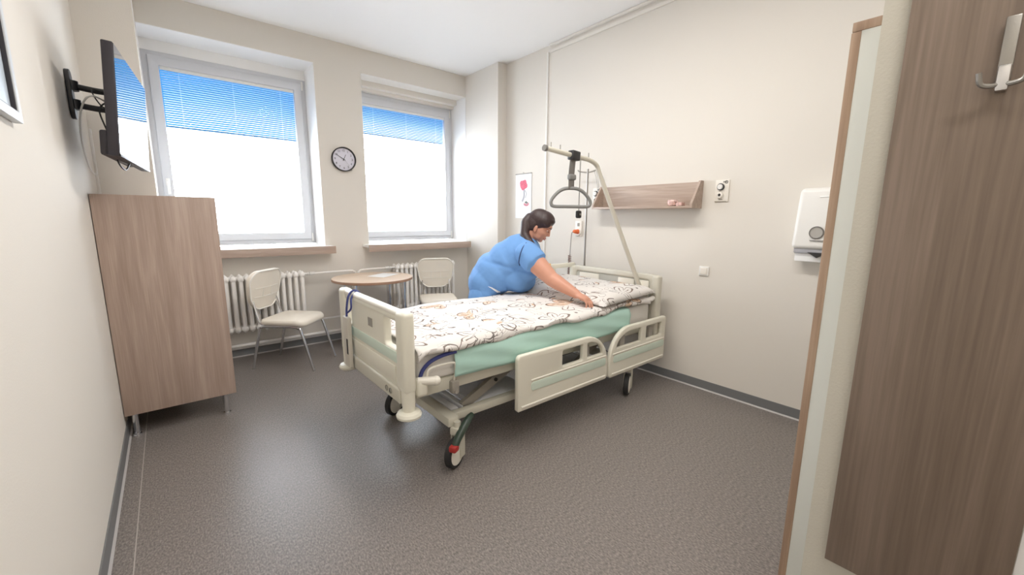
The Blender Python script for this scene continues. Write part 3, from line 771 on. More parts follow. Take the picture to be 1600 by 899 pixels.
# soft things ------------------------------------------------------------
def noise2(x, y, s=0):
    return (math.sin(x*9.1+y*4.3+s)+math.sin(x*17.3-y*13.1+1.7*s)*.5+math.sin(-x*5.7+y*22.7+s*2.1)*.5+math.sin(x*31+y*27+s)*.2)/2.2
mt = link('mattress', B().box((1.262, BY0+.045, .55), (3.452, BY1-.045, .715), .03, 4), 'matt')
tag(mt, 'thick white mattress lying on the hospital bed', 'mattress')
link('piping', B().tube([(1.268, BY0+.036, .585), (1.285, BY0+.028, .635), (1.33, BY0+.020, .675), (1.40, BY0+.012, .696), (1.475, BY0+.006, .702)], .0105, 8, 6), 'navy', mt)
# teal draw sheet : drapes over the near side
def drape(name, x0, x1, prof, nx, m, lab, cat, amp=.004, seed=0, taper=None, thick=.004):
    bm = bmesh.new(); rows = []
    for i in range(nx+1):
        f = i/nx; x = x0+(x1-x0)*f; row = []
        for j, (y, z) in enumerate(prof(f)):
            k = noise2(x*1.0, y*1.3+z, seed)
            row.append(bm.verts.new((x, y+k*amp*(.6), z+k*amp)))
        rows.append(row)
    for i in range(nx):
        for j in range(len(rows[0])-1):
            bm.faces.new((rows[i][j], rows[i][j+1], rows[i+1][j+1], rows[i+1][j]))
    bmesh.ops.recalc_face_normals(bm, faces=bm.faces)
    geom = bm.faces[:]
    bmesh.ops.solidify(bm, geom=geom, thickness=thick)
    o = link(name, bm, m, ang=2.0)
    return tag(o, lab, cat)
def tealprof(f):
    zb = .552 - .012*math.sin(f*PI)
    pts = [(BY0+.012, zb)] + [(BY0+.010-.006*math.sin(k/9*PI)+.004*math.sin(f*23+k), zb+(.700-zb)*k/9) for k in range(1, 9)]
    pts += [(BY0+.020, .712), (BY0+.045, .723), (BY0+.10, .726), (BY0+.30, .727), (BY1-.10, .727)]
    return pts
drape('draw_sheet', 1.47, 3.11, tealprof, 70, 'teal', 'pale teal draw sheet hanging over the near side of the mattress', 'sheet', .003, 2)
# duvet with floral print
def dz_top(f, y):
    q = (y-BY0)/(BY1-BY0)
    return .752+.018*f+.022*math.sin(q*PI)+.006*math.sin(f*9+q*5)
def duvprof(f):
    zt = dz_top(f, BY0+.05)
    zl = .702+.028*f+.012*math.sin(f*17)+.006*math.sin(f*41)+.012*max(0, 1-f/.12)-(.03*(max(0, .02-f)/.02))
    ye = BY0-.004-.012*math.sin(f*13+.5)
    pts = [(ye+.012, zl), (ye+.004, zl+.006), (ye, zl+.016), (ye+.003, zl+.03), (ye+.012, zt-.014), (ye+.028, zt-.002)]
    n = 34
    for k in range(1, n+1):
        y = BY0+.045+(BY1-BY0-.06)*k/n
        pts.append((y, dz_top(f, y)))
    pts += [(BY1+.005, dz_top(f, BY1)-.015), (BY1+.012, .72), (BY1+.004, .69)]
    return pts
drape('duvet', 1.245, 3.37, duvprof, 110, 'duvet', 'white duvet with ink-drawn brown flowers spread over the bed', 'duvet', .0065, 5, thick=.010)
# big folded pillow / turned-back duvet at the head
def pillow():
    bm = bmesh.new(); nx, ny = 44, 60; x0, x1, y0, y1 = 2.735, 3.452, BY0-.005, BY1+.03
    top, bot = [], []
    for i in range(nx+1):
        u = i/nx; T = []; Bt = []
        for j in range(ny+1):
            v = j/ny
            ex = min(1, min(u, 1-u)/.16); ey = min(1, min(v, 1-v)/.11)
            e = (1-(1-ex)**2.2)*(1-(1-ey)**2.2)
            x = x0+(x1-x0)*u+.018*math.sin(v*8+.6)*(1-u); y = y0+(y1-y0)*v
            x -= .05*math.sin(v*PI)*(1-u)
            zc = .782+.032*u
            hgt = .074*e**.55*(.72+.28*math.sin(min(1, u*1.2)*PI*.9))+.028*math.exp(-((v-.80)/.16)**2-((u-.45)/.3)**2)
            k = noise2(x*1.4, y*1.4, 9)*.0055*e + .007*e*math.sin((x*.9+y*.5)*34)*math.exp(-((v-.15)/.18)**2)
            T.append(bm.verts.new((x, y, zc+hgt+k))); Bt.append(bm.verts.new((x, y, zc-.012*e)) if 0 < i < nx and 0 < j < ny else T[-1])
        top.append(T); bot.append(Bt)
    for i in range(nx):
        for j in range(ny):
            bm.faces.new((top[i][j], top[i][j+1], top[i+1][j+1], top[i+1][j]))
            q = (bot[i][j], bot[i+1][j], bot[i+1][j+1], bot[i][j+1])
            if len(set(q)) == 4:
                try: bm.faces.new(q)
                except ValueError: pass
    return bm
tag(link('pillow', pillow(), 'duvet', ang=2.0), 'large flat floral pillow at the head of the bed under the woman’s hand', 'pillow')
tag(link('rolled_sheet', B().tube([(3.33, BY0+.015, .755), (3.39, BY0+.01, .757), (3.448, BY0+.02, .76)], [.018, .022, .020], 12, 5), 'matt'), 'rolled white sheet end sticking out beside the pillow', 'sheet')

# things on the bed
t = thing('document_pouch', (1.165, -2.23, .50), 'pale plastic pouch hanging from a dark blue strap on the footboard', 'pouch')
link('pouch', B().box((1.135, -2.30, .47), (1.160, -2.205, .80), .008, 3), 'pouch', t)
link('label_mark', B().box((1.1325, -2.285, .56), (1.1345, -2.262, .66)), 'rubber', t, smooth=False)
link('strap', B().tube([(1.148, -2.25, .80), (1.150, -2.255, .86), (1.165, -2.26, .935), (1.20, -2.265, .964), (1.236, -2.27, .93), (1.232, -2.27, .86)], .007, 8, 5).tube([(1.150, -2.25, .82), (1.158, -2.31, .86), (1.166, -2.30, .92), (1.20, -2.29, .962)], .006, 8, 5), 'navy', t)

# trapeze pole
t = thing('trapeze_pole', (3.46, -2.86, .5), 'cream bent lifting pole leaning over the bed from the headboard', 'pole')
A0, A1, A2 = V((3.475, -2.865, .50)), V((3.475, -2.865, .80)), V((3.085, -2.66, 1.79))
P1 = V((3.055, -2.652, 1.850)); P2 = V((2.97, -2.65, 1.882)); P3 = V((2.495, -2.64, 1.922))
pole = [A0, A1-V((0, 0, .03)), A1+(A2-A1)*.03]+[A1+(A2-A1)*k/6 for k in range(1, 7)]+[P1, P2]+[P2+(P3-P2)*k/4 for k in range(1, 5)]
link('tube', B().tube(pole, .0182, 14, 3), 'polem', t)
dd = (P3-P2).normalized()
link('end_cap', B().cone(P3, P3+dd*.022, .0225), 'strap', t)
for k in (.10, .30, .97):
    p = P3+(P2-P3)*k
    link('stop_pin', B().cone(p+V((0, 0, .015)), p+V((0, 0, .052)), .004, n=8), 'deckm', t)
# trapeze handle hanging from the pole
hp = P3+(P2-P3)*.62
t = thing('grab_triangle', (hp.x, hp.y, 1.515), 'dark grey triangular grab handle on a strap hanging from the lifting pole', 'handle')
link('clamp', B().box((-.045, -.030, -.034), (.045, .030, .036), .010, 3, M=Matrix.Translation(hp) @ Matrix.Rotation(.09, 4, 'Y')), 'black', t)
link('strap', B().tube([hp+V((-.012, 0, -.03)), hp+V((-.022, 0, -.12)), hp+V((-.022, 0, -.20)), hp+V((-.022, 0, -.25))], .02, 10, 4, flat=((0, 1, 0), (.006, .033))), 'strap', t)
link('buckle', B().box((-.05, -.018, -.182), (.026, .018, -.138), .012, 3, M=Matrix.Translation(hp+V((-.006, 0, 0)))), 'grip', t)
gx, gz = hp.x-.022, hp.z-.372
hd = V((.86, -.51, 0)).normalized()                       # handle plane faces the camera side
pts = [(-.205, .012), (-.195, .055), (-.135, .118), (-.07, .150), (0, .156), (.07, .150), (.135, .118), (.195, .055), (.205, .012), (.175, -.012), (.06, -.014), (-.06, -.014), (-.175, -.012)]
link('grip', B().tube([V((gx, hp.y, gz))+hd*p[0]*.77+V((0, 0, p[1]*.82)) for p in pts], .0135, 12, 4, closed=True), 'grip', t)
# nurse call push button on its cord
t = thing('call_button', (2.84, -2.66, 1.43), 'small black call button dangling on a thin cord below the lifting pole', 'button')
cpt = P2+(P3-P2)*.24
link('cord', B().tube([cpt+V((.0, -.0, .02)), cpt+V((.004, 0, -.1)), V((cpt.x+.004, cpt.y, 1.47))], .0022, 6, 3).tube([cpt+V((.016, -.0, .02)), cpt+V((.010, 0, -.1)), V((cpt.x+.010, cpt.y, 1.47))], .0022, 6, 3), 'deckm', t)
link('push_button', B().box((cpt.x-.017, cpt.y-.017, 1.425), (cpt.x+.03, cpt.y+.017, 1.485), .012, 3), 'rubber', t)
link('button_face', B().lathe([(0, -.003), (.008, -.003), (.008, .003), (0, .003)], (cpt.x+.006, cpt.y-.019, 1.455), 'Y', 16), 'deckm', t)
# infusion stand
t = thing('infusion_pole', (3.575, -2.13, .0), 'thin grey infusion stand with cross hooks behind the headboard', 'stand')
link('pole', B().cone((3.575, -2.13, .03), (3.575, -2.13, 1.905), .0095, n=12).cone((3.575, -2.13, .03), (3.575, -2.13, .95), .014, n=12), 'steel', t)
for d in ((0, 1), (0, -1)):
    link('hook', B().tube([(3.575, -2.13, 1.87), (3.575, -2.13+d[1]*.06, 1.878), (3.575, -2.13+d[1]*.12, 1.892), (3.575, -2.13+d[1]*.125, 1.905)], .007, 8, 3), 'deckm', t)
link('base', B().box((3.545, -2.30, 0), (3.605, -1.96, .03), .01), 'deckm', t)
tag(link('pull_cord', B().tube([(3.60, -2.19, 1.88), (3.64, -2.19, 1.80), (W-.012, -2.18, 1.66)], .002, 6, 4).tube([(3.60, -2.21, 1.88), (3.645, -2.205, 1.80), (W-.012, -2.19, 1.69)], .002, 6, 4), 'greyp'), 'thin pale cord running from the infusion stand to the left outlet panel', 'cord')
# wall socket, orange plug, coiled bed cord
t = thing('wall_socket', (W, -1.94, 1.26), 'white double wall socket beside the infusion stand', 'socket')
link('plate', B().box((W-.012, -1.985, 1.235), (W, -1.895, 1.395), .004), 'socketw', t)
link('socket_face', B().lathe([(0, -.016), (.02, -.016), (.03, -.02), (.035, -.012), (.035, 0)], (W-.004, -1.94, 1.275), 'X', 24), 'socketw', t)
link('switch_mark', B().box((W-.0135, -1.955, 1.34), (W-.011, -1.925, 1.375)), 'deckm', t, smooth=False)
t = thing('power_cord', (W-.05, -1.92, .8), 'coiled brown power cord with an orange plug in the wall socket', 'cord')
link('plug', B().cone((W-.02, -1.94, 1.285), (W-.06, -1.94, 1.285), .026, .020).ball((W-.06, -1.935, 1.287), .022, (1, 1.2, .9)), 'orange', t)
link('cord', B().tube([(W-.065, -1.93, 1.288), (W-.075, -1.905, 1.265), (W-.075, -1.895, 1.15), (W-.07, -1.885, 1.03)], .005, 8, 5), 'cordm', t)
b = B(); pts = []
for i in range(14*14):
    a = i/14*2*PI; pts.append((W-.07+.015*math.cos(a), -1.882+.015*math.sin(a), 1.03-.24*i/(14*14)))
b.tube(pts, .0042, 6)
link('coil', b, 'coilm', t)

# ================================================================== RIGHT WALL
# shelf
t = thing('wall_shelf', (W-.07, -2.71, 1.51), 'taupe wood wall shelf with slanted ends above the headboard', 'shelf')
ya, yb, za, zb, dp = -3.235, -2.235, 1.512, 1.728, .165
link('back_panel', B().box((W-.018, ya+.018, za), (W, yb-.018, zb-.004), .001), 'woodx', t)
link('shelf_board', B().box((W-dp, ya+.018, za), (W-.018, yb-.018, za+.018), .001), 'woodx', t)
for yy in (ya, yb-.018):
    link('end_panel', B().prism([(W, yy, za), (W-dp, yy, za), (W-dp, yy, za+.035), (W-.045, yy, zb+.004), (W, yy, zb+.004)], (0, .018, 0)), 'woodx', t, smooth=False)
t = thing('cup', (W-.09, -3.03, za+.018), 'small pale pink patterned cup on the wall shelf', 'cup')
link('bowl', B().lathe([(.022, 0), (.036, .008), (.043, .028), (.040, .046), (.036, .052), (.033, .046), (.036, .026), (.0, .01)], (W-.09, -3.03, za+.018)), 'cup', t)
link('handle', B().tube([(W-.09-.036, -3.06, za+.06), (W-.09-.03, -3.085, za+.058), (W-.09-.02, -3.09, za+.04), (W-.09-.025, -3.068, za+.03)], .005, 8, 4), 'cup', t)
tag(link('folded_napkin', B().box((W-.12, -3.125, za+.018), (W-.06, -3.075, za+.05), .006), 'cup'), 'small pinkish napkin pack beside the cup on the shelf', 'napkin')
# gas outlets
def outlet(yc, zc, lab):
    t = thing('outlet_panel', (W, yc, zc-.08), lab, 'panel', group=None)
    link('plate', B().box((W-.010, yc-.052, zc-.083), (W, yc+.052, zc+.083), .002), 'socketw', t)
    k = link('knob', B().lathe([(0, -.032), (.017, -.032), (.020, -.028), (.020, -.01)], (W-.006, yc+.008, zc+.030), 'X', 24), 'white', t)
    link('knob_ring', B().lathe([(.020, -.024), (.027, -.022), (.027, -.008), (.020, -.008)], (W-.002, yc+.008, zc+.030), 'X', 28), 'black', k)
    s = link('gas_socket', B().lathe([(.011, -.030), (.022, -.028), (.025, -.02), (.025, -.008), (.011, -.008)], (W-.002, yc+.008, zc-.032), 'X', 24), 'socketw', t)
    link('socket_hole', B().lathe([(0, -.024), (.011, -.024), (.011, -.02), (0, -.02)], (W-.002, yc+.008, zc-.032), 'X', 16), 'dark', s)
    link('caption', B().box((W-.0112, yc-.04, zc-.081), (W-.0098, yc+.05, zc-.078)).box((W-.0112, yc-.01, zc-.068), (W-.0098, yc+.02, zc-.062)).box((W-.0112, yc-.005, zc+.062), (W-.0098, yc-.033, zc+.074)), 'deckm', t, smooth=False)
    link('emblem', B().lathe([(.008, -.002), (.012, -.002), (.012, .001), (.008, .001)], (W-.010, yc-.030, zc+.066), 'X', 20), 'dark', t)
outlet(-3.388, 1.645, 'white medical outlet panel with black-ringed knob, right of the shelf')
outlet(-2.165, 1.640, 'white medical outlet panel left of the shelf, behind the lifting pole')
# light switch
t = thing('light_switch', (W, -3.303, .96), 'square white light switch on the right wall beside the bed', 'switch')
link('plate', B().box((W-.012, -3.343, .965), (W, -3.263, 1.045), .006, 3), 'white', t)
link('rocker', B().box((W-.017, -3.330, .978), (W-.010, -3.276, 1.032), .004), 'socketw', t)
# towel dispenser
t = thing('towel_dispenser', (W-.06, -4.07, 1.2), 'white paper towel dispenser on the right wall, partly behind the wardrobe', 'dispenser')
y0, y1 = -4.20, -3.925
b = B().box((W-.125, y0, 1.235), (W, y1, 1.635), .03, 5)
for v in b.bm.verts:
    k = (v.co.z-1.235)/.4
    if v.co.x < W-.06: v.co.x += .03*k
    if k > .8: v.co.y = (v.co.y-(y0+y1)/2)*(1-.10*(k-.8)/.2)+(y0+y1)/2
body = link('body', b, 'white', t)
link('lower_tray', B().box((W-.105, y0+.02, 1.205), (W, y1-.015, 1.24), .008), 'greyp', t)
wx, wy, wz = W-.122, -4.062, 1.345
link('level_window', B().lathe([(0, -.006), (.036, -.006), (.036, .004), (0, .004)], (wx+.003, wy, wz), 'X', 28), 'clear', body)
link('window_ring', B().lathe([(.035, -.010), (.041, -.008), (.041, .006), (.035, .006)], (wx+.004, wy, wz), 'X', 28), 'strap', body)
link('logo_bar', B().box((W-.1295, -4.115, 1.292), (W-.118, -4.03, 1.296)), 'strap', body, smooth=False)
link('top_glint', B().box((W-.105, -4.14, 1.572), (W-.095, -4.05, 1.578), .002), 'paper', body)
link('towel_gap', B().prism([(W-.108, -4.135, 1.215), (W-.108, -4.02, 1.215), (W-.108, -4.075, 1.180)], (.03, 0, 0)), 'dark', t, smooth=False)
link('paper_towel', B().box((W-.085, y0+.05, 1.150), (W-.03, y1-.02, 1.215), .006), 'paper', t)

# calendar on the right wall
t = thing('wall_calendar', (W, -1.03, 1.42), 'wall calendar with a pink flower picture beside the right pier', 'calendar')
ya, yb = -1.185, -.90
link('sheet', B().box((W-.006, ya, 1.42), (W-.002, yb, 1.945)), 'paperc', t, smooth=False)
link('hanger_strip', B().box((W-.010, ya-.004, 1.940), (W-.001, yb+.004, 1.952), .002).tube([(W-.005, -1.055, 1.952), (W-.005, -1.0425, 1.965), (W-.005, -1.03, 1.952)], .002, 6, 3), 'deckm', t)
b = B(); yc, zc = -1.045, 1.815
for i in range(9):
    a = i/9*2*PI; rr_ = .045 if i % 2 else .032
    b.lathe([(0, -.0012), (.030, -.0010), (.031, 0), (0, 0)], (W-.0062-.0004*(i % 3), yc+rr_*math.cos(a), zc+rr_*.75*math.sin(a)), 'X', 14)
b.lathe([(0, -.003), (.034, -.003), (.034, 0), (0, 0)], (W-.0062, yc, zc), 'X', 16)
link('flower_print', b, 'pink', t)
link('vase_print', B().tube([(W-.0068, yc-.01, 1.765), (W-.0068, yc-.012, 1.68), (W-.0068, yc+.02, 1.62)], .0012, 6, 4, flat=((1, 0, 0), (.0008, .016))).tube([(W-.0068, yc-.03, 1.75), (W-.0068, yc-.055, 1.71), (W-.0068, yc-.035, 1.66)], .0012, 6, 4, flat=((1, 0, 0), (.0008, .006))), 'greyp', t)
b = B()
for (dy, dz_) in ((0, 0), (.02, .004), (-.022, .003), (.034, .012), (-.035, .014)): b.lathe([(0, -.001), (.014, -.001), (.014, 0), (0, 0)], (W-.0062, -1.10+dy, 1.575+dz_), 'X', 12)
link('petal_print', b, 'pinkl', t)
b = B()
for (dy, dz_) in ((0, .022), (.018, .030), (-.020, .026), (.0, .038)): b.lathe([(0, -.0016), (.009, -.0016), (.009, 0), (0, 0)], (W-.0062, -1.10+dy, 1.578+dz_), 'X', 10)
link('leaf_print', b, 'greend', t)

# ================================================================== NEAR RIGHT: wardrobe, coat panel
t = thing('wardrobe', (2.06, -4.83, 0), 'tall white wardrobe with oak edging standing behind the near partition', 'wardrobe')
xa, xb, y0, y1, zt = 1.712, 2.40, -5.15, -4.531, 1.915
link('side_panel', B().box((xa, y0, .0), (xa+.018, y1-.020, zt-.022), .001), 'laminate', t)
link('side_panel', B().box((xb-.018, y0, .0), (xb, y1-.020, zt-.022), .001), 'laminate', t)
link('top_panel', B().box((xa-.002, y0, zt-.022), (xb, y1-.001, zt), .001), 'woode', t)
link('back_panel', B().box((xa+.018, y0, .0), (xb-.018, y0+.006, zt-.022)), 'laminate', t)
for p, q in ((xa-.001, 2.054), (2.058, xb)):
    d = link('door', B().box((p, y1-.020, .03), (q, y1, zt-.023), .0012), 'woode', t)
    hx = q-.05 if q < 2.1 else p+.05
    link('handle', B().tube([(hx, y1, .95), (hx, y1+.025, .95), (hx, y1+.025, 1.1), (hx, y1, 1.1)], .005, 8), 'steel', d)
link('plinth', B().box((xa+.02, y1-.06, 0), (xb-.02, y1-.04, .03)), 'woode', t)
t = thing('coat_rack', (1.59, -4.80, .54), 'dark taupe wood coat panel with steel hooks on the near partition', 'rack')
link('board', B().box((1.582, -4.9505, .541), (1.600, -4.657, 2.05), .001), 'woodp', t)
def coat_hook(y, z):
    h = link('coat_hook', B().box((1.566, y-.0095, z), (1.576, y+.0095, z+.125), .002, M=None), 'steel', t)
    link('prong', B().tube([(1.572, y, z+.008), (1.560, y+.014, z+.004), (1.552, y+.027, z+.008), (1.546, y+.031, z+.028)], .0045, 8, 5).tube([(1.572, y, z+.008), (1.560, y-.014, z+.004), (1.552, y-.027, z+.008), (1.546, y-.031, z+.028)], .0045, 8, 5), 'steel', h)
    link('hook_foot', B().box((1.562, y-.0085, z-.006), (1.582, y+.0085, z+.040), .003), 'chrome', h)
coat_hook(-4.806, 1.675)
# notice sheet on the partition past the panel
t = thing('notice_sheet', (1.598, -5.06, .70), 'white notice sheet with teal lines and a red triangle, right of the coat panel', 'notice')
link('sheet', B().box((1.5985, -5.17, .61), (1.5995, -4.953, .92)), 'paper', t, smooth=False)
b = B()
for i in range(7):
    for j in range(3): b.box((1.5978, -5.15+j*.06, .735+i*.022), (1.5985, -5.10+j*.06+.02*(j == 1), .748+i*.022))
link('printed_lines', b, 'tealbar', t, smooth=False)
link('triangle', B().tube([(1.598, -4.968, .715), (1.598, -5.01, .715), (1.598, -4.989, .68)], .0012, 6, closed=True), 'redline', t)

# ceiling luminaires added out of view to give the interior fill light
t = thing('fill_lamp', (1.85, -2.75, H-.07), 'unseen long white ceiling lamp added as fill near the middle of the room', 'lamp')
link('housing', B().box((1.70, -3.35, H-.07), (2.0, -2.15, H-.002), .01), 'white', t)
link('diffuser', B().box((1.72, -3.33, H-.076), (1.98, -2.17, H-.068), .003), 'light', t)

t = thing('fill_lamp', (2.05, -4.1, H-.07), 'unseen white ceiling lamp added as fill in front of the wardrobe', 'lamp')
link('housing', B().box((1.90, -4.58, H-.07), (2.20, -3.62, H-.002), .01), 'white', t)
link('diffuser', B().box((1.92, -4.56, H-.076), (2.18, -3.64, H-.068), .003), 'light', t)
t = thing('fill_lamp', (.80, -5.3, H-.07), 'unseen shorter white ceiling lamp added as fill over the entry beside the partition', 'lamp')
link('housing', B().box((.65, -5.78, H-.07), (.95, -4.82, H-.002), .01), 'white', t)
link('diffuser', B().box((.67, -5.76, H-.076), (.93, -4.84, H-.068), .003), 'light', t)
# ================================================================== PERSON
PO = V((2.42, -1.85, 0)); PF = V((.62, -.785, 0)).normalized(); PR = V((-.785, -.62, 0)).normalized(); UZ = V((0, 0, 1))
def P(u, s, z): return PO+PF*u+PR*s+UZ*z            # u forward, s to her right, z up
def frame(a):                                        # basis pitched forward by angle a in her profile plane
    f = PF*math.cos(a)-UZ*math.sin(a); u = PF*math.sin(a)+UZ*math.cos(a)
    return f, u
def el(b, u, s, z, rf, rs, ru, a=0, n=24):
    f, up = frame(a)
    b.ball(P(u, s, z), 1, (rf, rs, ru), Matrix((f, PR, up)).transposed(), n, n*2//3)
def limb(b, pts, k=7):
    """tapered round limb: pts = (point, radius)"""
    for (p, r), (q, r2) in zip(pts, pts[1:]):
        for i in range(k+1):
            t = i/k; b.ball(V(p).lerp(V(q), t), r+(r2-r)*t, u=16, v=10)
        b.cone(p, q, r, r2, 16)
def fuse(b, voxel, smooth, name):
    """one continuous closed surface out of overlapping volumes"""
    me = bpy.data.meshes.new(name); b.bm.to_mesh(me); b.bm.free()
    o = bpy.data.objects.new(name, me); C.objects.link(o)
    r = o.modifiers.new('r', 'REMESH'); r.mode = 'VOXEL'; r.voxel_size = voxel
    if smooth:
        m = o.modifiers.new('s', 'SMOOTH'); m.iterations = smooth; m.factor = .5
    dg = bpy.context.evaluated_depsgraph_get(); dg.update()
    m2 = bpy.data.meshes.new_from_object(o.evaluated_get(dg)); bpy.data.objects.remove(o)
    bm = bmesh.new(); bm.from_mesh(m2); bpy.data.meshes.remove(m2)
    return bm

# --- head frame
HC = V((.573, 0, 1.372)); ha = math.radians(31)
hf, hu = frame(ha)
HO = P(HC.x, 0, HC.z)
def Hd(f, s, u): return HO+hf*f+PR*s+hu*u
HM = Matrix((hf, PR, hu)).transposed()
def hb_(b, f, s, u, rf, rs, ru, rot=0, n=22):
    R = HM @ Matrix.Rotation(rot, 3, 'Y')
    b.ball(Hd(f, s, u), 1, (rf, rs, ru), R, n, n*2//3)

body = B()
# skull, face
hb_(body, -.008, 0, .022, .098, .074, .088)
hb_(body, .030, 0, -.045, .072, .064, .082)
hb_(body, .044, 0, -.085, .050, .050, .046)
hb_(body, .070, 0, -.115, .022, .028, .019)
hb_(body, .075, 0, .020, .030, .052, .030)
for s in (-1, 1):
    hb_(body, .058, .034*s, -.045, .036, .026, .030)
    hb_(body, .030, .044*s, -.092, .040, .018, .028)
    hb_(body, .084, .030*s, .006, .014, .024, .009)
# nose, lips
for i in range(7):
    k = i/6
    hb_(body, .093+.019*k, 0, .004-.046*k, .010+.004*k, .0085+.004*k, .012)
hb_(body, .115, 0, -.046, .0095, .010, .009)
for s in (-1, 1): hb_(body, .106, .011*s, -.052, .009, .008, .007)
hb_(body, .094, 0, -.079, .012, .022, .007); hb_(body, .090, 0, -.092, .012, .020, .007)
# ears
for s in (-1, 1):
    hb_(body, -.006, .074*s, -.045, .017, .008, .031, -.2)
    hb_(body, .002, .075*s, -.068, .010, .007, .011)
# neck
limb(body, [(Hd(-.035, 0, -.045), .062), (P(.47, 0, 1.255), .068), (P(.42, 0, 1.20), .085)])
# trunk
TA = math.radians(58)
TR_ = [(.115, .865, .142, .205, .165, 20), (.19, .945, .168, .205, .165, 42), (.295, 1.03, .170, .185, .16, 55), (.375, 1.09, .158, .18, .15, 58), (.43, 1.14, .130, .175, .12, 56)]
for (u, z, rf, rs, ru, a) in TR_: el(body, u, 0, z, rf, rs, ru, math.radians(a))
el(body, .36, 0, .93, .16, .165, .125, math.radians(30))
for s in (-1, 1): el(body, .475, .085*s, 1.00, .10, .095, .10, math.radians(30))
# legs and feet
for s in (-1, 1):
    limb(body, [(P(.095, .105*s, .80), .100), (P(.03, .105*s, .48), .078), (P(-.01, .105*s, .44), .074), (P(-.06, .105*s, .30), .068), (P(-.07, .105*s, .08), .042)])
    limb(body, [(P(-.09, .105*s, .045), .038), (P(.03, .11*s, .035), .034), (P(.12, .115*s, .026), .024)])
# arms
SH = {1: P(.505, .195, 1.125), -1: P(.465, -.195, 1.085)}
EL = {1: P(.715, .295, .948), -1: P(.585, -.22, .915)}
WR = {1: P(.915, .405, .857), -1: P(.70, -.12, .855)}
for s in (1, -1):
    limb(body, [(SH[s]-PR*.05*s, .088), (SH[s], .088), (SH[s].lerp(EL[s], .5), .078), (EL[s], .060)])
    limb(body, [(EL[s], .060), (EL[s].lerp(WR[s], .25), .058), (EL[s].lerp(WR[s], .6), .048), (WR[s], .036)])
def hand_(b, wr, d, up, side, curl, K=1.22):
    """palm plus four bent fingers and a thumb; d forward, up = back of the hand, side = thumb side"""
    d, up = d.normalized(), up.normalized(); side = (side-d*side.dot(d)).normalized(); up = d.cross(side) if d.cross(side).dot(up) > 0 else -d.cross(side)
    M = Matrix((d, side, up)).transposed()
    b.ball(wr+d*.018*K, K, (.036, .030, .021), M, 16, 10)
    b.ball(wr+d*.050*K, K, (.046, .042, .019), M, 18, 12)
    b.ball(wr+(d*.032+side*.022-up*.006)*K, K, (.034, .018, .016), M, 14, 10)
    for i, (o, l, r) in enumerate(((.028, .070, .0088), (.010, .080, .0090), (-.009, .074, .0086), (-.027, .058, .0076))):
        o *= K; l *= K; r *= K
        p = wr+d*(.083-.006*abs(i-1))*K+side*o
        a = 0; L = (l*.45, l*.32, l*.25); pts = [(wr+d*.055*K+side*o*.9, r*1.1), (p, r*1.08)]
        for j, li in enumerate(L):
            a += curl[j]; p = p+(d*math.cos(a)-up*math.sin(a)+side*o*1.2)*li
            pts.append((p, r*(1-.09*(j+1))))
        limb(b, pts, 4)
    p0 = wr+(d*.030+side*.030-up*.004)*K
    p1 = p0+(d*.026+side*.018-up*.012)*K; p2 = p1+(d*.030+side*.002-up*.010)*K; p3 = p2+(d*.022-side*.006-up*.006)*K
    limb(b, [(p0, .0140), (p1, .0115), (p2, .0100), (p3, .0082)], 4)
hdR = (P(1.02, .455, .818)-WR[1]).normalized()
hand_(body, WR[1], hdR, UZ-PF*.15, -PR*.9+PF*.25, (.42, .60, .50))
hdL = (P(.79, -.04, .826)-WR[-1]).normalized()
hand_(body, WR[-1], hdL, UZ, PR, (.25, .4, .3))
bmb = fuse(body, .0052, 5, 'person')
person = link('person', bmb, 'skin', ang=3.0)
tag(person, 'dark-haired person in blue scrubs bending over the far side of the bed', 'person')
pb = BVHTree.FromPolygons([person.matrix_basis @ v.co if False else v.co+person.location for v in person.data.vertices], [p.vertices[:] for p in person.data.polygons])

# hair: cap with hairline, ponytail falling past the right ear
hr = B()
hb_(hr, -.020, 0, .026, .102, .083, .098); hb_(hr, .018, 0, .062, .084, .075, .066); hb_(hr, -.060, 0, -.010, .066, .074, .080)
for s in (-1, 1):
    hb_(hr, .020, .050*s, .040, .070, .036, .050); hb_(hr, -.040, .058*s, -.025, .040, .026, .058)
    hb_(hr, .062, .030*s, .072, .040, .036, .026)
limb(hr, [(Hd(-.105, .01, .000), .040), (Hd(-.110, .035, -.05), .040), (P(.452, .065, 1.285), .042), (P(.485, .095, 1.235), .040), (P(.530, .120, 1.195), .028), (P(.565, .135, 1.165), .014)])
hairo = link('hair', fuse(hr, .005, 6, 'hair'), 'hair', person, ang=3.0)
# facial features
for s in (-1, 1):
    e = B(); e.ball(Hd(.088, .030*s, -.012), .0115, (.9, 1.1, .6)); link('eye', e, 'eyew', person)
    link('iris', B().ball(Hd(.0975, .031*s, -.0165), .0052, (.6, 1, .8)), 'brow', person)
    link('eyelid', B().tube([Hd(.092, (.030-.016)*s, -.008), Hd(.0985, .030*s, -.0075), Hd(.092, (.030+.016)*s, -.010)], .0055, 8, 5), 'skin', person)
    link('eyelash', B().tube([Hd(.096, (.030-.015)*s, -.0125), Hd(.1035, .030*s, -.0135), Hd(.096, (.030+.017)*s, -.0145)], .0016, 6, 5), 'brow', person)
    link('eyebrow', B().tube([Hd(.102, .012*s, .011), Hd(.1015, .030*s, .018), Hd(.086, .050*s, .010)], [.003, .0036, .0016], 8, 5), 'brow', person)
link('lips', B().tube([Hd(.092, -.022, -.086), Hd(.104, -.008, -.080), Hd(.106, 0, -.0815), Hd(.104, .008, -.080), Hd(.092, .022, -.086)], [.002, .0045, .004, .0045, .002], 8, 5).tube([Hd(.092, -.020, -.087), Hd(.102, 0, -.092), Hd(.092, .020, -.087)], [.002, .0055, .002], 8, 5), 'lip', person)

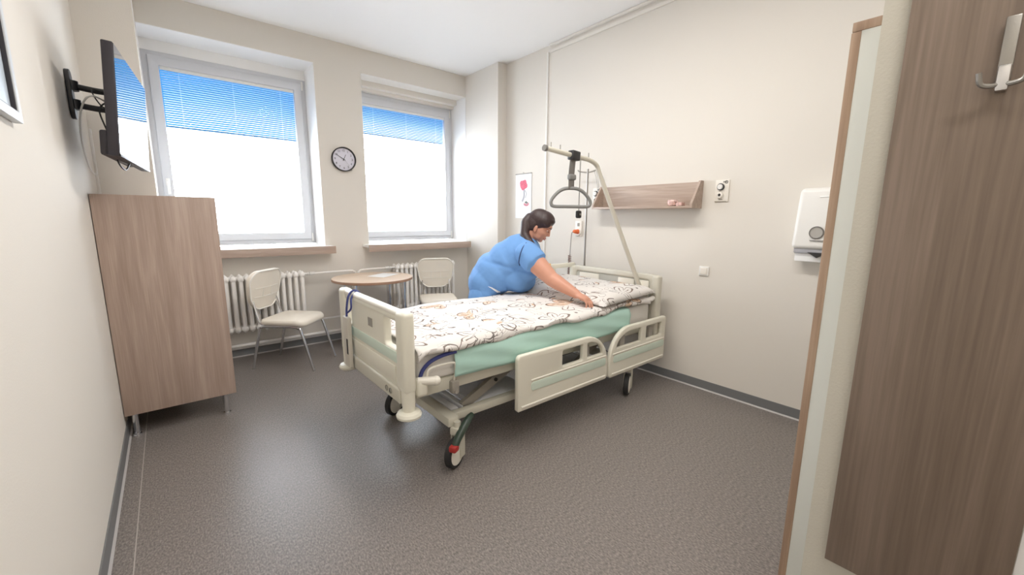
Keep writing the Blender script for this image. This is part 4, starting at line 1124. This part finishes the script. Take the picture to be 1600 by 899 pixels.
# scrub tunic
tu = B()
for (u, z, rf, rs, ru, a) in TR_: el(tu, u, 0, z, rf+.028, rs+.028, ru+.028, math.radians(a))
el(tu, .365, 0, .93, .185, .19, .148, math.radians(30))
for s in (-1, 1): el(tu, .475, .085*s, 1.00, .118, .110, .118, math.radians(30))
el(tu, .115, 0, .80, .135, .225, .14)
for s in (1, -1):
    q = SH[s].lerp(EL[s], .22)
    limb(tu, [(P(.44, .09*s, 1.17), .090), (SH[s]-PR*.05*s, .108), (SH[s], .106), (q, .102)])
    d = (EL[s]-SH[s]).normalized(); tu.cone(q-d*.02, q+d*.045, .104, .102, 24)
el(tu, .445, 0, 1.195, .085, .11, .05, math.radians(60))
bmt = fuse(tu, .008, 7, 'tunic')
for v in bmt.verts:                                       # soft cloth folds running from waist to shoulder
    r = v.co-PO; u, s, z = r.dot(PF), r.dot(PR), r.z
    q = u*.55+z*.85
    w = math.sin(q*46+s*7+math.sin(u*19+s*5)*1.2)*.003*(1 if z > .78 else .3)+math.sin((u*.9-z*.5)*33+s*11)*.0028
    v.co += v.normal*w
    # waist crease between tunic and trousers of the bent figure
    cr = (z-(1.06-.22*(u-.15)))
    if u > .05: v.co -= v.normal*.013*math.exp(-(cr/.018)**2)*min(1, max(0, (u-.05)/.1))
tunic = link('scrub_tunic', bmt, 'scrub', person, ang=3.0)
tb = BVHTree.FromPolygons([v.co+person.location for v in tunic.data.vertices], [p.vertices[:] for p in tunic.data.polygons])
def on_tunic(u, z, s0=.6):
    h = tb.ray_cast(P(u, s0, z), -PR)
    return h[0] if h[0] is not None else P(u, .2, z)
link('seam_piping', B().tube([on_tunic(u, z)+PR*.001 for u, z in ((.492, 1.225), (.475, 1.19), (.462, 1.15), (.450, 1.11), (.440, 1.07), (.435, 1.035))], .0042, 8, 4), 'scrubd', person)
pk = [on_tunic(u, z)+PR*.012 for u, z in ((.175, .855), (.205, .845), (.262, .792), (.235, .790))]
link('pocket_tab', B().prism(pk, PR*.003), 'paper', person, smooth=False)
ck = B()
c0, d = SH[1].lerp(EL[1], .40), (EL[1]-SH[1]).normalized()
# trousers and shoes
tr = B()
el(tr, .105, 0, .78, .128, .212, .13)
for s in (-1, 1):
    limb(tr, [(P(.095, .105*s, .78), .118), (P(.02, .108*s, .48), .106), (P(-.05, .108*s, .28), .092), (P(-.07, .108*s, .10), .080)])
link('trousers', fuse(tr, .009, 5, 'trousers'), 'scrub', person, ang=3.0)
for s in (-1, 1):
    sh = B(); limb(sh, [(P(-.10, .107*s, .052), .050), (P(.03, .112*s, .046), .045), (P(.13, .117*s, .036), .036)])
    bs_ = fuse(sh, .007, 3, 'shoe')
    for v in bs_.verts: v.co.z = max(v.co.z, .002)
    link('shoe', bs_, 'shoe', person, ang=3.0)

# ================================================================== LIGHT, WORLD, CAMERA
w = bpy.data.worlds.new('World'); bpy.context.scene.world = w; w.use_nodes = True
bg = w.node_tree.nodes['Background']; bg.inputs['Color'].default_value = (.86, .93, 1, 1); bg.inputs['Strength'].default_value = 18.0
def area(name, loc, rot, sx, sy, power, col):
    l = bpy.data.lights.new(name, 'AREA'); l.shape = 'RECTANGLE'; l.size = sx; l.size_y = sy; l.energy = power; l.color = col
    o = bpy.data.objects.new(name, l); C.objects.link(o); o.location = loc; o.rotation_euler = rot; return o
for (xa, xb) in (W1, W2):
    o = area('window_portal', ((xa+xb)/2, .56, (SILL+ZL)/2), (-PI/2, 0, 0), xb-xa+.3, ZL-SILL+.3, 1, (1, 1, 1)); o.data.cycles.is_portal = True
area('fill_light', (1.85, -2.75, H-.085), (0, 0, 0), .26, 1.15, 38, (1, .965, .92))  # area lights of the added, unseen ceiling lamps
area('fill_light', (2.05, -4.1, H-.085), (0, 0, 0), .26, .9, 20, (1, .965, .92))
area('fill_light', (.80, -5.3, H-.085), (0, 0, 0), .26, .9, 19, (1, .965, .92))
sl = bpy.data.lights.new('sun', 'SUN'); sl.energy = 16; sl.angle = .02; sl.color = (1, .96, .9)
so = bpy.data.objects.new('sun', sl); C.objects.link(so); so.location = (1, 4, 6)
so.rotation_euler = V((.18, -.55, -.95)).to_track_quat('-Z', 'Y').to_euler()

cam = bpy.data.cameras.new('camera'); co = bpy.data.objects.new('camera', cam); C.objects.link(co)
cam.sensor_width = 36; cam.lens = 638.24/1600*36; cam.clip_start = .02
yw, pt, rl = math.radians(39.975), math.radians(9.710), math.radians(.4977)
fw = V((math.sin(yw)*math.cos(pt), math.cos(yw)*math.cos(pt), -math.sin(pt)))
rt = V((math.cos(yw), -math.sin(yw), 0)); up = rt.cross(fw)
rt, up = rt*math.cos(rl)+up*math.sin(rl), up*math.cos(rl)-rt*math.sin(rl)
co.matrix_world = Matrix.Translation((.33287, -4.84724, 1.425)) @ Matrix((rt, up, -fw)).transposed().to_4x4()
sc = bpy.context.scene; sc.camera = co
sc.view_settings.view_transform = 'Standard'; sc.view_settings.look = 'None'; sc.view_settings.exposure = -.10; sc.view_settings.gamma = 1.08
sc.cycles.max_bounces = 10; sc.cycles.diffuse_bounces = 5; sc.cycles.transparent_max_bounces = 16
